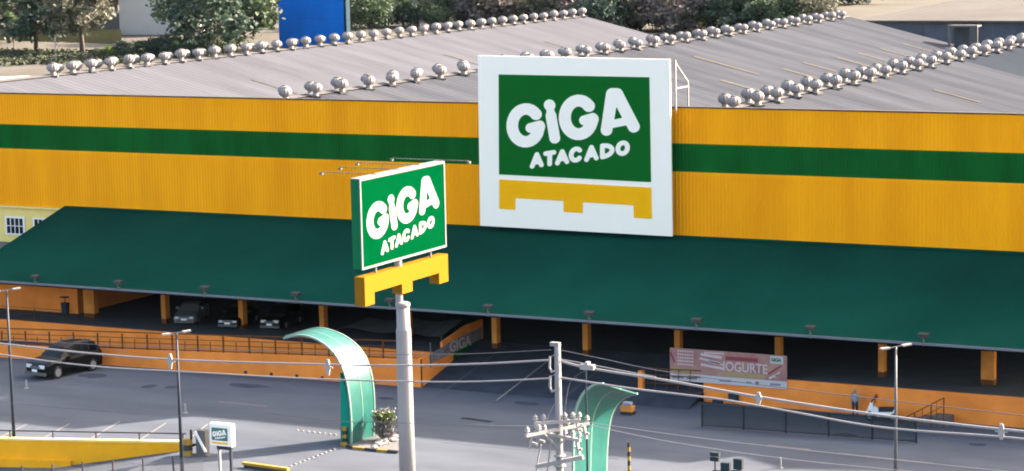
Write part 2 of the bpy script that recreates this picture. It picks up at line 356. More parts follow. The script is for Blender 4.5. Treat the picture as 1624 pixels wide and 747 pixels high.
# translucent roof strips
def skyl(xr, xo0, xo1, y, w=.8):
    z = lambda x: ZR-SL*(x-xr)+.045
    mb = MB().quad((xo0, y, z(xo0)), (xo1, y, z(xo1)), (xo1, y+w, z(xo1)), (xo0, y+w, z(xo0)))
    part('skylight', mb, 'skylight', hall)
def onslope(px, py, xr):
    r_ = ray(px, py); t_ = (ZR+SL*xr-HC)/(r_[2]+SL*r_[0]); return CAMP+t_*r_
for a_, b_ in (((1098, 90), (1197, 120)), ((1140, 128), (1200, 147)), ((1240, 110), (1290, 125)), ((1272, 100), (1320, 115)), ((1325, 92), (1370, 108)), ((1360, 85), (1405, 100)), ((1395, 78), (1440, 92)), ((1430, 70), (1470, 83)), ((1465, 65), (1500, 75))):
    p_, q_ = onslope(*a_, -100.6), onslope(*b_, -100.6); skyl(-100.6, p_[0], q_[0], p_[1])
for y in (188, ): skyl(-62.7, -58, -54, y, .5)
for y in (196, 236, 262): skyl(-138.5, -131, -124, y, .4)
# canopy
cv = MB(); sl = (ZC-EZ)/(YF-EY); nx = 100
cz = lambda y: EZ+(y-EY)*sl
for i in range(nx):
    x0 = CXL+(XR-CXL)*i/nx; x1 = CXL+(XR-CXL)*(i+1)/nx; w = x1-x0
    pr = [(x0, 0), (x0+w*.9, 0), (x0+w*.93, .006), (x0+w*.97, .006), (x1, 0)]
    for (a, h), (b, k) in zip(pr[:-1], pr[1:]): cv.quad((a, EY, EZ+h), (b, EY, EZ+k), (b, YF-.06, cz(YF-.06)+k), (a, YF-.06, cz(YF-.06)+h))
canopy = part('canopy', cv, 'canopy', hall)
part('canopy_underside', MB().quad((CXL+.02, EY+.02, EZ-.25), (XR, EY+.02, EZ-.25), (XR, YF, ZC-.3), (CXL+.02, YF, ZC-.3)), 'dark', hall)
part('canopy_end_trim', MB().bar((CXL-.03, EY, EZ-.08), (CXL-.03, YF, ZC-.08), .06, .26), 'canopy', hall)
part('gutter', MB().box(CXL, XR, EY-.1, EY-.01, EZ-.14, EZ+.01), 'gutter', hall)
part('top_flashing', MB().quad((CXL, YF-.07, ZC+.05), (XR, YF-.07, ZC+.05), (XR, YF-.5, cz(YF-.5)+.06), (CXL, YF-.5, cz(YF-.5)+.06)), 'canopy', hall)
# raised deck, walls below it
SZ = 1.86
part('deck', MB().box(-130, -78.15, YW+.02, 172, SZ-.25, SZ), 'slab', hall)
part('deck', MB().box(XE, XR, YW+.02, 172, SZ-.25, SZ), 'slab', hall)
part('deck', MB().box(-78.15, XE, 144.5, 172, SZ-.25, SZ-.003), 'slab', hall)
mb = MB().quad((-78.1, 136.6, .006), (XE, 136.6, .006), (XE, 144.5, SZ-.01), (-78.1, 144.5, SZ-.01))
part('entry_ramp', mb, 'shadedasphalt', hall)
for xq in (-75.5, -71.1, -66.8):
    zz = lambda y: .006+(y-136.6)/7.9*(SZ-.016)+.01
    part('ramp_line', MB().quad((xq, 134, zz(137)), (xq+.13, 134, zz(137)), (xq+.13, 144, zz(144)), (xq, 144, zz(144))), 'paint' if xq == -71.1 else 'slab', hall)
part('retaining_wall', MB().box(-130, -78.15, YW-.2, YW+.0, -.0, SZ+.02), 'orange', hall)
part('retaining_wall', MB().box(XE, XR, YW-.2, YW+.0, -.0, SZ+.02), 'orange', hall)
part('ramp_side_wall', MB().prism([(136.45, 0), (144.5, 0), (144.5, SZ+.4), (136.45, SZ+.12)], lambda u, v: (-78.1, u, v), (-.18, 0, 0)), 'orange', hall)
part('ramp_side_wall', MB().prism([(139.5, 0), (144.5, 0), (144.5, SZ+.02), (139.5, SZ+.02)], lambda u, v: (XE, u, v), (.18, 0, 0)), 'orange', hall)
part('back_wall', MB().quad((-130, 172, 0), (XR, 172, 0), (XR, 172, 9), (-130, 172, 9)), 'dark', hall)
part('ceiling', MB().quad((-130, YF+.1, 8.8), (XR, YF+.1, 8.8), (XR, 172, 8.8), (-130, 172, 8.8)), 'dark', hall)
part('end_wall', MB().quad((XR, YF, 0), (XR, 290, 0), (XR, 290, 13), (XR, YF, 13)), 'concrete', hall)
part('end_wall', MB().quad((-131, YF, 0), (-131, 290, 0), (-131, 290, 13), (-131, YF, 13)), 'concrete', hall)
# left block: lit orange wall under the canopy, cream wall with windows above
part('orange_block_wall', MB().box(-131, -112.75, 143.6, 143.85, SZ, 6.75 if False else 5.85), 'orange', hall)
part('orange_block_wall', MB().quad((-112.75, 143.86, SZ), (-112.75, 158, SZ), (-112.75, 158, 6.4), (-112.75, 143.86, 6.4)), 'orange', hall)
part('terrace', MB().box(-131, CXL-.05, 138.5, YF-.1, 5.6, 5.85), 'concrete', hall)
part('cream_wall', MB().box(-131, -117, YF+.02, YF+.3, 5.85, ZC-.15), 'cream', hall)
part('cornice', MB().box(-131, CXL, YF-.25, YF-.1, ZC-.3, ZC-.16), 'cream', hall)
for x0, x1 in ((-126.0, -124.0), (-123.1, -121.1)):
    zb, zt_ = 6.5, 8.0
    w = part('window', MB().box(x0, x1, YF-.08, YF+.0, zb, zt_), 'white', hall)
    n = 4
    for i in range(n):
        a = x0+.12+(x1-x0-.24)*i/n; b = x0+.12+(x1-x0-.24)*(i+1)/n
        part('pane', MB().box(a+.05, b-.05, YF-.1, YF-.085, zb+.12, (zb+zt_)/2-.04).box(a+.05, b-.05, YF-.1, YF-.085, (zb+zt_)/2+.02, zt_-.12), 'glass', w)
# columns
for x in (-110.75, -103.75, -96.75, -89.7, -82.6, -75.5, -68.45, -61.6, -54.4, -47.3, -40.3, -33.2):
    w = .20 if x not in (-110.75, -40.3) else (.50 if x == -110.75 else .42)
    c = part('column', MB().box(x-w, x+w, 142.4, 142.95, SZ, cz(142.4)-.3), 'column', hall)
    part('haunch', MB().box(x-w-.12, x+w+.12, 142.2, 143.1, cz(142.4)-.55, cz(142.4)-.32), 'concrete', c)
    part('scuff_band', MB().box(x-w-.006, x+w+.006, 142.394, 142.956, SZ, SZ+.35), 'rail', c)
# lower wall and its brown railing
LW = lambda x: 134.6+(x+113.1)*(136.45-134.6)/(35.0)
LH = lambda x: max(.45, .78+(x+113.1)*(1.93-.78)/35.0)
mb = MB(); x0, x1 = -131, -78.1
mb.v = [(x0, LW(x0), 0), (x1, LW(x1), 0), (x1, LW(x1), LH(x1)), (x0, LW(x0), LH(x0)), (x0, LW(x0)+.2, 0), (x1, LW(x1)+.2, 0), (x1, LW(x1)+.2, LH(x1)), (x0, LW(x0)+.2, LH(x0))]
mb.f = [(0, 1, 2, 3), (5, 4, 7, 6), (3, 2, 6, 7), (1, 5, 6, 2), (0, 3, 7, 4)]
part('ramp_wall', mb, 'orange', hall)
part('pedestrian_ramp', MB().quad((x0, LW(x0)+.2, .01), (x1, LW(x1)+.2, LH(x1)-1.0), (x1, YW-.2, LH(x1)-1.0), (x0, YW-.2, .01)), 'slab', hall)
for px in range(398, 665, 41):
    w = onz(px, 592+(px-398)*.066); part('drain_hole', MB().box(w[0]-.12, w[0]+.12, LW(w[0])-.015, LW(w[0])-.002, .1, .3), 'black', hall)
rl = thing('railing', 'long brown steel railing on top of the low orange ramp wall at left', 'railing', (-95, LW(-95)+.1, LH(-95)))
P = lambda x, h: (x, LW(x)+.1, LH(x)+h)
for h, w in ((1.25, .07), (.85, .04), (.5, .04), (.08, .05)): part('rail', MB().bar(P(-131, h), P(-79, h), w), 'rail', rl)
x = -130
while x < -79:
    part('post', MB().bar(P(x, 0), P(x, 1.25), .09), 'rail', rl); part('short_post', MB().bar(P(x+1.05, 0), P(x+1.05, .85), .045), 'rail', rl); x += 2.13
dr = thing('railing', 'thin dark railing along the deck edge in front of the shaded left parking', 'railing', (-115, YW+.4, SZ))
for h in (.95, .5): part('rail', MB().bar((-130, YW+.4, SZ+h), (-110.5, YW+.4, SZ+h), .03), 'railgrey', dr)
for x in range(-130, -110, 4): part('post', MB().bar((x, YW+.4, SZ), (x, YW+.4, SZ+.95), .04), 'railgrey', dr)
# parapet with banner beside the entry
part('side_parapet', MB().prism([(139.6, SZ), (145.6, SZ), (145.6, 3.25), (143.2, 3.22), (139.6, 2.6)], lambda u, v: (-78.1, u, v), (-.18, 0, 0)), 'orange', hall)

# ------------------------------------------------------------------ lettering: rounded strokes turned into geometry
def letter_mesh(caps, cell):
    """caps: list of ((x,y),(x,y),r1,r2) strokes -> (pts, faces) by marching squares"""
    A = np.array([c[0] for c in caps], float); B = np.array([c[1] for c in caps], float)
    R1 = np.array([c[2] for c in caps]); R2 = np.array([c[3] for c in caps])
    lo = np.minimum(A, B).min(0)-R1.max()-2*cell; hi = np.maximum(A, B).max(0)+R1.max()+2*cell
    xs = np.arange(lo[0], hi[0], cell); ys = np.arange(lo[1], hi[1], cell); X, Y = np.meshgrid(xs, ys)
    D = np.full(X.shape, 1e9)
    for a, b, r1, r2 in zip(A, B, R1, R2):
        d = b-a; L = max(1e-9, d@d); t = np.clip(((X-a[0])*d[0]+(Y-a[1])*d[1])/L, 0, 1)
        D = np.minimum(D, np.hypot(X-a[0]-t*d[0], Y-a[1]-t*d[1])-(r1+(r2-r1)*t))
    pts = []; idx = {}; faces = []
    def vid(key, p):
        if key not in idx: idx[key] = len(pts); pts.append(p)
        return idx[key]
    ny, nx = X.shape
    for j in range(ny-1):
        for i in range(nx-1):
            cs = [(i, j), (i+1, j), (i+1, j+1), (i, j+1)]; dv = [D[q[1], q[0]] for q in cs]
            if min(dv) > 0: continue
            poly = []
            for k in range(4):
                a, b = cs[k], cs[(k+1) % 4]; da, db = dv[k], dv[(k+1) % 4]
                if da <= 0: poly.append(vid(('c',)+a, (xs[a[0]], ys[a[1]])))
                if (da <= 0) != (db <= 0):
                    t = da/(da-db); key = ('e',)+(a+b if a < b else b+a)
                    poly.append(vid(key, (xs[a[0]]+(xs[b[0]]-xs[a[0]])*t, ys[a[1]]+(ys[b[1]]-ys[a[1]])*t)))
            if len(poly) >= 3: faces.append(tuple(poly))
    return pts, faces
def chain(pts, r):
    return [(pts[i], pts[i+1], r, r) for i in range(len(pts)-1)]
def arc(cx, cy, rx, ry, a0, a1, n=22):
    return [(cx+rx*math.cos(math.radians(a0+(a1-a0)*i/n)), cy-ry*math.sin(math.radians(a0+(a1-a0)*i/n))) for i in range(n+1)]
# strokes in the measured frame of the big sign (units: 1/2.988 of a photo pixel, y down)
G1 = chain(arc(106, 594, 64, 78, 42, 330), 27) + chain([(161, 633), (170, 600)], 27) + chain([(172, 594), (128, 606)], 23)
I_ = [((216, 497), (218, 500), 26, 26), ((218, 500), (224, 548), 15, 22), ((224, 548), (243, 655), 25, 25)]
G2 = chain(arc(354, 556, 65, 80, 42, 330), 28) + chain([(410, 596), (421, 565)], 28) + chain([(421, 558), (380, 570)], 23)
A_ = [((512, 448), (486, 616), 29, 27), ((534, 446), (614, 600), 29, 28), ((512, 446), (534, 446), 29, 29), ((500, 590), (600, 570), 19, 19)]
def z8(x, y): return ((740+x/2.334-800)*2.988, (70+y/2.334)*2.988)
def small(letter, x0, x1, yt, yb, tilt=-.16):
    q = lambda u, v: z8(x0+(x1-x0)*u, (yb+(yt-yb)*v) + tilt*(x1-x0)*(u-.5))
    r = 8.6*2.988/2.334
    if letter == 'A': return chain([q(.12, .05), q(.5, .93), q(.88, .05)], r) + chain([q(.28, .3), q(.72, .3)], r*.8)
    if letter == 'T': return chain([q(.08, .92), q(.92, .92)], r) + chain([q(.5, .92), q(.5, .06)], r)
    if letter == 'C': return chain([q(.5+.4*math.cos(math.radians(t)), .5+.43*math.sin(math.radians(t))) for t in range(40, 325, 12)], r)
    if letter == 'D': return chain([q(.12, .07), q(.12, .93)], r) + chain([q(.12+.76*math.cos(math.radians(t)), .5+.43*math.sin(math.radians(t))) for t in range(-90, 91, 12)], r)
    if letter == 'O': return chain([q(.5+.4*math.cos(math.radians(t)), .5+.43*math.sin(math.radians(t))) for t in range(0, 361, 12)], r)
ATA = [('A', 243, 287, 405, 452), ('T', 294, 330, 399, 446), ('A', 335, 380, 394, 440), ('C', 386, 430, 384, 433), ('A', 441, 488, 378, 427), ('D', 499, 546, 370, 418), ('O', 557, 601, 362, 408)]
LETTERS = [letter_mesh(s_, 4.2) for s_ in (G1, I_, G2, A_)] + [letter_mesh(small(*a_), 3.2) for a_ in ATA]
YS = YF-1.0
c_tl, c_tr, c_br, c_bl = ony(791, 118, YS), ony(1030, 122.5, YS), ony(1032.6, 288.8, YS), ony(791.6, 276.5, YS)
def tosign(X, Y): # measured frame -> (u,v) on the green panel
    p = ony(800+X/2.988, Y/2.988, YS)
    u = (p[0]-c_tl[0])/(c_tr[0]-c_tl[0])
    zt0 = c_tl[2]+(c_tr[2]-c_tl[2])*u; zb0 = c_bl[2]+(c_br[2]-c_bl[2])*u
    return u, (zt0-p[2])/(zt0-zb0)
LETTERS = [([tosign(*p) for p in pts], f) for pts, f in LETTERS]
def put_letters(parent, fn, dvec, m):
    for pts, faces in LETTERS:
        mb = MB(); n = len(pts); D = Vector(dvec); P = [Vector(fn(*p)) for p in pts]
        mb.v = [tuple(p+D) for p in P] + [tuple(p) for p in P]; mb.f = list(faces)
        e = {}
        for f in faces:
            for a, b in zip(f, f[1:]+f[:1]): e[(a, b)] = 1
        for a, b in e:
            if (b, a) not in e: mb.f.append((b, a, a+n, b+n))
        part('letter', mb, m, parent)

# ------------------------------------------------------------------ the big wall sign
s = thing('wall_sign', 'big white square sign on the facade with green panel, white GIGA ATACADO and yellow pallet', 'sign', (-73, YS, 9.1))
cor = [ony(757.5, 88, YS), ony(1062, 94, YS), ony(1066, 375, YS), ony(761.5, 358, YS)]
V = lambda p, dy=0: (p[0], p[1]+dy, p[2])
mb = MB(); n = 0
mb.v = [V(p) for p in cor]+[V(p, .16) for p in cor]; mb.f = [(0, 1, 2, 3), (7, 6, 5, 4), (0, 4, 5, 1), (1, 5, 6, 2), (2, 6, 7, 3), (3, 7, 4, 0)]
part('board', mb, 'signwhite', s)
bk = MB(); bk.v = [V(p, .165) for p in cor]+[V(p, .22) for p in cor]; bk.f = list(mb.f); part('bounce_blocker', bk, 'darksteel', s)  # unseen dark sheet, added to stop sunlight bouncing onto the facade
ft = lambda u, v: tuple((c_tl*(1-u)+c_tr*u)*(1-v)+(c_bl*(1-u)+c_br*u)*v)
fo = lambda u, v: (ft(u, v)[0], YS-.03, ft(u, v)[2])
part('green_panel', MB().prism([(0, 0), (1, 0), (1, 1), (0, 1)], fo, (0, .028, 0)), 'signgreen', s)
put_letters(s, fo, (0, -.03, 0), 'signwhite')
PAL = [(0, 0), (1, 0), (1, 1), (.885, 1), (.885, .58), (.555, .58), (.555, .95), (.43, .95), (.43, .6), (.108, .6), (.108, .97), (0, .97)]
q0, q1, q2, q3 = ony(792, 284.5, YS), ony(1033, 297.5, YS), ony(1034, 347, YS), ony(792, 331, YS)
fp = lambda u, v: ((q0*(1-u)+q1*u)*(1-v)+(q3*(1-u)+q2*u)*v)
def pal_prism(fn, d):
    mb = MB()
    for poly in ([(0, 0), (.108, 0), (.43, 0), (.555, 0), (.885, 0), (1, 0), (1, .6), (.885, .6), (.555, .6), (.43, .6), (.108, .6), (0, .6)], [(0, .6), (.108, .6), (.108, 1), (0, 1)], [(.43, .6), (.555, .6), (.555, .96), (.43, .96)], [(.885, .6), (1, .6), (1, 1), (.885, 1)]):
        mb.prism(poly, fn, d)
    return mb
part('pallet_emblem', pal_prism(lambda u, v: (fp(u, v)[0], YS-.03, fp(u, v)[2]), (0, .028, 0)), 'pallet', s)
# back bracing seen beside the upper right corner
xb = -65.2
mb = MB(); mb.bar((xb, YS+.5, 17.9), (xb, YS+.5, 21.6), .09).bar((xb, YS+.5, 21.4), (xb+.05, YS+2.6, 19.9), .09).bar((xb+.05, YS+2.6, 19.9), (xb+.05, YS+2.6, 17.6), .09).bar((xb, YS+.5, 19.6), (xb+.05, YS+2.6, 19.6), .08)
mb.bar((-79, YS+.5, 21.4), (-79, YS+2.6, 18), .09)
part('brace', mb, 'dirtywhite', s)

# ------------------------------------------------------------------ sign tower
tx, ty = -63.0, 108.3
tw = thing('sign_tower', 'tall white pole sign with green GIGA ATACADO box and yellow pallet emblem beneath', 'pole sign', (tx, ty, 0))
pole = part('pole', MB().lathe([(.46, 0), (.43, 5), (.41, 9.7), (.41, 9.75), (.37, 9.8), (.355, 11.1)], (tx, ty, 0), 20), 'dirtywhite', tw, True)
part('collar', MB().lathe([(.37, 11.0), (.40, 11.02), (.40, 11.2), (.3, 11.25)], (tx, ty, 0), 20), 'dirtywhite', tw, True)
part('neck', MB().lathe([(.2, 11.2), (.2, 14)], (tx-.22, ty, 0), 12), 'dirtywhite', tw)
Y0, Y1 = 104.12, 113.3; TZ, BZ = 18.42, 13.6
part('sign_box', MB().box(tx-.55, tx-.02, Y0+.03, Y1-.03, BZ+.03, TZ-.03), 'sideg', tw)
fr = MB()
e = .12
fr.box(tx-.02, tx+.04, Y0, Y1, TZ-e, TZ).box(tx-.02, tx+.04, Y0, Y1, BZ, BZ+e).box(tx-.02, tx+.04, Y0, Y0+e, BZ+e, TZ-e).box(tx-.02, tx+.04, Y1-e, Y1, BZ+e, TZ-e)
part('frame', fr, 'towerframe', tw)
part('top_cap', MB().box(tx-.57, tx-.022, Y0+.01, Y1-.01, TZ-.03, TZ+.02), 'towerframe', tw)
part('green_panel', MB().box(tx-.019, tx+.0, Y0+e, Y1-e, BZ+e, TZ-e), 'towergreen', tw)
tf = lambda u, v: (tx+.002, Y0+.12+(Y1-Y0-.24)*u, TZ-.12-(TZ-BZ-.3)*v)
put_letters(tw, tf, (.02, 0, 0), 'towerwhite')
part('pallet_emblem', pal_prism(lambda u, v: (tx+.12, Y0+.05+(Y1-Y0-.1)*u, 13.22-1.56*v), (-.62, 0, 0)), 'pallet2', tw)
for yy, a0, a1 in ((Y0+1.6, -3.3, .1), (Y0+4.0, -3.6, .1), (Y0+6.3, -3.9, .1), (Y1-.3, -3.2, 1.7)):
    part('light_arm', MB().bar((tx+a0, yy, TZ+.1), (tx+a1, yy, TZ+.1), .04), 'concrete', tw)
    h = part('floodlight', MB().box(tx+a0-.08, tx+a0+.08, yy-.08, yy+.08, TZ-.04, TZ+.08), 'concrete', tw)
part('floodlight', MB().box(tx+1.66, tx+1.82, Y1-.38, Y1-.22, TZ-.06, TZ+.08), 'concrete', tw)
for yy in (Y0+1.6, Y1-1.6): part('hanger', MB().box(tx-.2, tx-.1, yy, yy+.12, 13.2, 13.62), 'steel', tw)

# ------------------------------------------------------------------ mint arches
def smooth(pts, n=26):
    P = [Vector(p) for p in pts]; out = []
    for i in range(n+1):
        t = i/n*(len(P)-1); k = min(int(t), len(P)-2); u = t-k
        a, b, c, d = P[max(k-1, 0)], P[k], P[k+1], P[min(k+2, len(P)-1)]
        out.append(.5*((2*b)+(-a+c)*u+(2*a-5*b+4*c-d)*u*u+(-a+3*b-3*c+d)*u**3))
    return out
def arch(near, far, yn, yf, label, thick):
    N_ = smooth([tuple(ony(px, py, yn)) for px, py in near], 72); R_ = smooth([tuple(ony(px, py, yf)) for px, py in far], 72)
    base = N_[0]; root = thing('arch', label, 'arch', (base.x, base.y, 0))
    n = len(N_); T = Vector(thick).normalized()*.1
    def band(a0, a1, lift, m, name, mat_):
        mb = MB()
        rows = []
        for i in range(n):
            w = R_[i]-N_[i]
            tan = N_[min(i+1, n-1)]-N_[max(i-1, 0)]; nor = w.cross(tan); nor.normalize()
            if nor.dot(T) < 0: nor = -nor
            p, q = N_[i]+w*a0, N_[i]+w*a1
            rows.append([p+nor*lift, q+nor*lift, q-nor*.05, p-nor*.05])
        for i in range(n):
            mb.v += [tuple(v) for v in rows[i]]
        for i in range(n-1):
            for j in range(4): a = i*4+j; b = i*4+(j+1) % 4; mb.f.append((a, b, b+4, a+4))
        mb.f.append((0, 1, 2, 3)); k = (n-1)*4; mb.f.append((k+3, k+2, k+1, k))
        return part(name, mb, mat_, root)
    for i in range(2): band(i*.5+.01, i*.5+.49, .03, 1, 'curved_panel', 'arch')
    band(-.015, .02, .07, 0, 'edge_trim', 'archedge'); band(.49, .51, .05, 0, 'centre_seam', 'archedge'); band(.98, 1.015, .07, 0, 'edge_trim', 'archedge')
    return root, N_, R_
ya0, ya1 = 119.4, 122.0
a1, NN, RR = arch([(557, 707), (556.5, 670), (554, 635), (548, 600), (536, 570), (519, 550), (498, 537), (474, 532), (449, 537)],
     [(591.5, 694), (593, 660), (592.5, 625), (588, 592), (577, 563), (560, 543), (535, 528), (502, 521), (452, 534)], ya0, ya1,
     'left mint green arch curling over to the left beside the planted kerb island', (1, 0, .3))
L_ = [ony(px, py, ya0+.1) for px, py in [(556.5, 707), (555.5, 670), (553, 635), (548.5, 612), (540.5, 592), (540, 620), (540, 660), (540, 702)]]
part('side_panel', MB().prism([(p[0]-.06, p[2]) for p in L_[:5]]+[(p[0], p[2]) for p in L_[5:]], lambda u, v: (u, ya0+.1, v), (0, 2.3, 0)), 'archside', a1)
a2, _, _ = arch([(908, 800), (909, 747), (909.5, 700), (911, 665), (915, 645), (924, 626), (935, 615), (946, 609.5), (957, 608.5)],
     [(960, 771), (961.5, 735), (963, 705), (966, 675), (971, 655), (979, 641), (989, 632), (1000, 627), (1011, 624.5)], 112.6, 116.6,
     'right mint green arch curling over to the right behind the utility pole', (-1, 0, .3))

# ------------------------------------------------------------------ turbine vents
def turbine():
    root = thing('turbine_vent', '', 'roof vent')
    d = MB(); prof = []
    for i in range(9):
        a = -55+i*(145/8); prof.append((.54*math.cos(math.radians(a)), .60+.40*math.sin(math.radians(a))))
    d.lathe(prof, k=24)
    # vanes: push alternate columns in
    for i, v in enumerate(d.v):
        if (i % 24) % 2: d.v[i] = (v[0]*.93, v[1]*.93, v[2])
    link('rotor', d.mesh('rotor', 'turbine', False), root)
    link('neck', MB().lathe([(.34, -.15), (.25, .05), (.24, .36)], k=14).mesh('neck', 'turbine', True), root)
    link('cap', MB().lathe([(.26, .955), (.20, 1.0), (.06, 1.03)], k=16).mesh('cap', 'ridge', True), root)
    link('base_plate', MB().box(-.42, .42, -.42, .42, -.16, -.02).mesh('base_plate', 'ridge'), root)
    return root
tproto = turbine(); used = False
TCOUNT = {}
def place_turbine(x, y, xr, lab, grp, sc=1.0):
    global used
    o = tproto if not used else copy_tree(tproto); used = True
    o.location = (x, y, ZR-SL*abs(x-xr)+.16); o.rotation_euler = (random.gauss(0, .05), random.gauss(0, .05), random.uniform(0, 3)); o.scale = (sc*random.uniform(.94, 1.05),)*2+(sc*random.uniform(.92, 1.06),)
    TCOUNT[grp] = TCOUNT.get(grp, 0)+1
    o['label'] = lab+', '+ordinal(TCOUNT[grp])+' from the facade end'; o['group'] = grp
y = 173.9
while y < 289:
    place_turbine(-138.5+.35, y, -138.5, 'turbine vent in near row of the far left ridge', 'turbine vents, near row, far left ridge', 1.12)
    place_turbine(-138.5-.75, y+2.1+random.uniform(-.25, .25), -138.5, 'turbine vent in rear row of the far left ridge', 'turbine vents, rear row, far left ridge', 1.05); y += 2.93
for xr, y0, nm in ((-100.6, 154.2, 'middle'), (-62.7, 154.0, 'right')):
    y = y0
    while y < 289:
        place_turbine(xr+.75, y+random.uniform(-.3, .3), xr, 'turbine vent in near row of the %s ridge' % nm, 'turbine vents, near row, %s ridge' % nm)
        place_turbine(xr-.75, y+2.1+random.uniform(-.4, .4), xr, 'turbine vent in rear row of the %s ridge' % nm, 'turbine vents, rear row, %s ridge' % nm); y += 4.22
        if xr == -62.7 and y > 245: break

# ------------------------------------------------------------------ eave floodlights
fl = None
where = ['leftmost on the eave, above the lit orange wall', 'second from left on the eave, above the dark parking', 'third from left on the eave, above the parked cars', 'on the eave between the parked cars and the sign tower', 'on the eave right behind the sign tower', 'on the eave just right of the sign tower', 'on the eave above the utility pole', 'on the eave above the pink banner', 'on the eave right of the pink banner', 'rightmost on the eave, near the double street lamp']
for i, x in enumerate((-112.2, -104.5, -96.8, -89.0, -81.3, -73.6, -66.0, -58.3, -50.5, -43.1)):
    if fl is None:
        fl = thing('floodlight', '', 'floodlight')
        link('lamp_head', MB().prism([(-.22, .30), (.22, .34), (.2, .56), (-.2, .50)], lambda u, v: (-.32, u, v), (.64, 0, 0)).mesh('lamp_head', 'black'), fl)
        link('bracket', MB().bar((0, -.08, -.25), (0, -.08, .3), .07).bar((0, -.1, .0), (0, .2, .02), .06).mesh('bracket', 'steel'), fl); o = fl
    else: o = copy_tree(fl)
    o.location = (x, EY-.02, EZ+.06); o['label'] = 'black floodlight '+where[i]; o['group'] = 'floodlights along the canopy eave'

# ------------------------------------------------------------------ lamp posts
def lamp_post(px, py, y, tx_, ty_, label, m='darksteel', arm=.8, lean=0.09):
    g = np.array([px, y, 0]); top = ony(tx_, ty_, y); h = top[2]
    root = thing('street_lamp', label, 'street lamp', (g[0], y, 0))
    part('pole', MB().lathe([(.11, 0), (.09, h*.5), (.06, h)], (g[0], y, 0), 10), m, root, True)
    part('base_plate', MB().box(g[0]-.2, g[0]+.2, y-.2, y+.2, 0, .03), 'steel', root)
    for sgn in (-1, 1):
        a = Vector((g[0], y, h)); b = a+Vector((sgn*.3*arm, sgn*.42*arm, sgn*.02)); c = a+Vector((sgn*.72*arm, sgn*.95*arm, .02+sgn*.04))
        part('arm', MB().bar(a, b, .05), 'steel', root); part('lamp_head', MB().bar(b, c, .24, .09), 'lampwhite', root)
    return root
lamp_post(-94.55, 0, 113.42, 8, 460, 'tall dark double headed street lamp at the far left edge behind yellow wall', arm=.75)
lamp_post(-78.93, 0, 109.52, 281, 528, 'tall dark double headed street lamp right of the yellow ramp wall end', arm=.72)
lamp_post(-40.28, 0, 123.85, 1421, 550, 'tall grey double headed street lamp at right near the motorcycle', 'steel', arm=.85)
cp = ony(929, 585, 108.0)
root = thing('camera_pole', 'thin dark pole with a small camera standing in front of the right arch', 'camera pole', (cp[0], 108.0, 0))
part('pole', MB().lathe([(.07, 0), (.05, cp[2])], (cp[0], 108, 0), 8), 'darksteel', root)
part('camera', MB().box(cp[0]-.2, cp[0]+.15, 107.8, 108.15, cp[2], cp[2]+.16), 'lampwhite', root)

# ------------------------------------------------------------------ utility pole and cables
UY = 78.0
u0 = ony(884, 548, UY); ux = u0[0]; uz = u0[2]
up = thing('utility_pole', 'pale concrete utility pole with crossarms, insulators and cable brackets', 'utility pole', (ux, UY, 0))
part('pole', MB().lathe([(.17, 0), (.15, 8), (.12, uz)], (ux, UY, 0), 12), 'polec', up, True)
part('cap', MB().box(ux-.28, ux+.1, UY-.09, UY+.09, uz-.02, uz+.12), 'polec', up)
zof = lambda py: ony(884, py, UY)[2]
for py in (575, 606):
    z = zof(py); mb = MB()
    mb.tube([(ux-.1, UY, z+.3), (ux-.28, UY-.1, z+.22), (ux-.3, UY-.1, z-.2), (ux-.22, UY-.1, z-.36), (ux-.05, UY, z-.3)], .045, 6)
    part('bracket', mb, 'lampwhite', up)
d = Vector((.41, .91, 0)).normalized()
for py, half, dd in ((680, 1.55, d), (690, 1.2, Vector((.9, -.3, 0)).normalized()), (668, .9, Vector((.75, .6, 0)).normalized())):
    z = zof(py)
    ca = part('crossarm', MB().bar(Vector((ux, UY-.12, z))-dd*half, Vector((ux, UY-.12, z))+dd*half, .13, .11), 'lampwhite', up)
    for k in (-1, -.62, .35, .7, 1):
        p = Vector((ux, UY-.12, z))+dd*half*k*.95
        part('insulator', MB().lathe([(.04, .0), (.05, .1), (.11, .13), (.05, .17), (.10, .21), (.04, .27), (.03, .3)], tuple(p+Vector((0, 0, .04))), 8), 'lampwhite', ca)
    for k in (-.8, .85):
        p = Vector((ux, UY-.12, z))+dd*half*k
        part('fuse_cutout', MB().bar(p+Vector((0, 0, -.05)), p+Vector((.14*k, -.05, -.55)), .10).bar(p+Vector((-.12, 0, -.3)), p+Vector((.2, 0, -.35)), .07), 'lampwhite', ca)
part('brace', MB().bar((ux+.02, UY-.1, zof(705)), (ux+.85, UY+.3, zof(672)), .06).bar((ux, UY-.1, zof(708)), (ux-.6, UY-.3, zof(684)), .06), 'lampwhite', up)
for py in (722, 738): part('clamp', MB().lathe([(.2, -.05), (.24, 0), (.2, .05)], (ux, UY, zof(py)), 12), 'lampwhite', up)
part('transformer_arm', MB().bar((ux-.9, UY-.2, zof(741)), (ux+.95, UY+.1, zof(722)), .16), 'lampwhite', up)
def cable(pts, rad, label, m='wire', sag=0, yfar=None):
    W = [ony(px, py, yy) for px, py, yy in pts]
    P_ = smooth([tuple(w) for w in W], 10*(len(W)-1))
    single('cable', MB().tube(P_, rad, 6), m, label, 'cable')
cable([(-260, 516, UY), (0, 545, UY), (150, 561, UY), (300, 571.5, UY), (520, 578, UY), (640, 579.5, UY), (760, 577, UY), (873, 571, UY)], .040, 'upper thick pale cable running left from the utility pole')
cable([(-260, 522, UY), (0, 562, UY), (150, 581, UY), (300, 590, UY), (480, 600, UY), (640, 605, UY), (760, 605, UY), (873, 600, UY)], .032, 'lower thick pale cable running left from the utility pole')
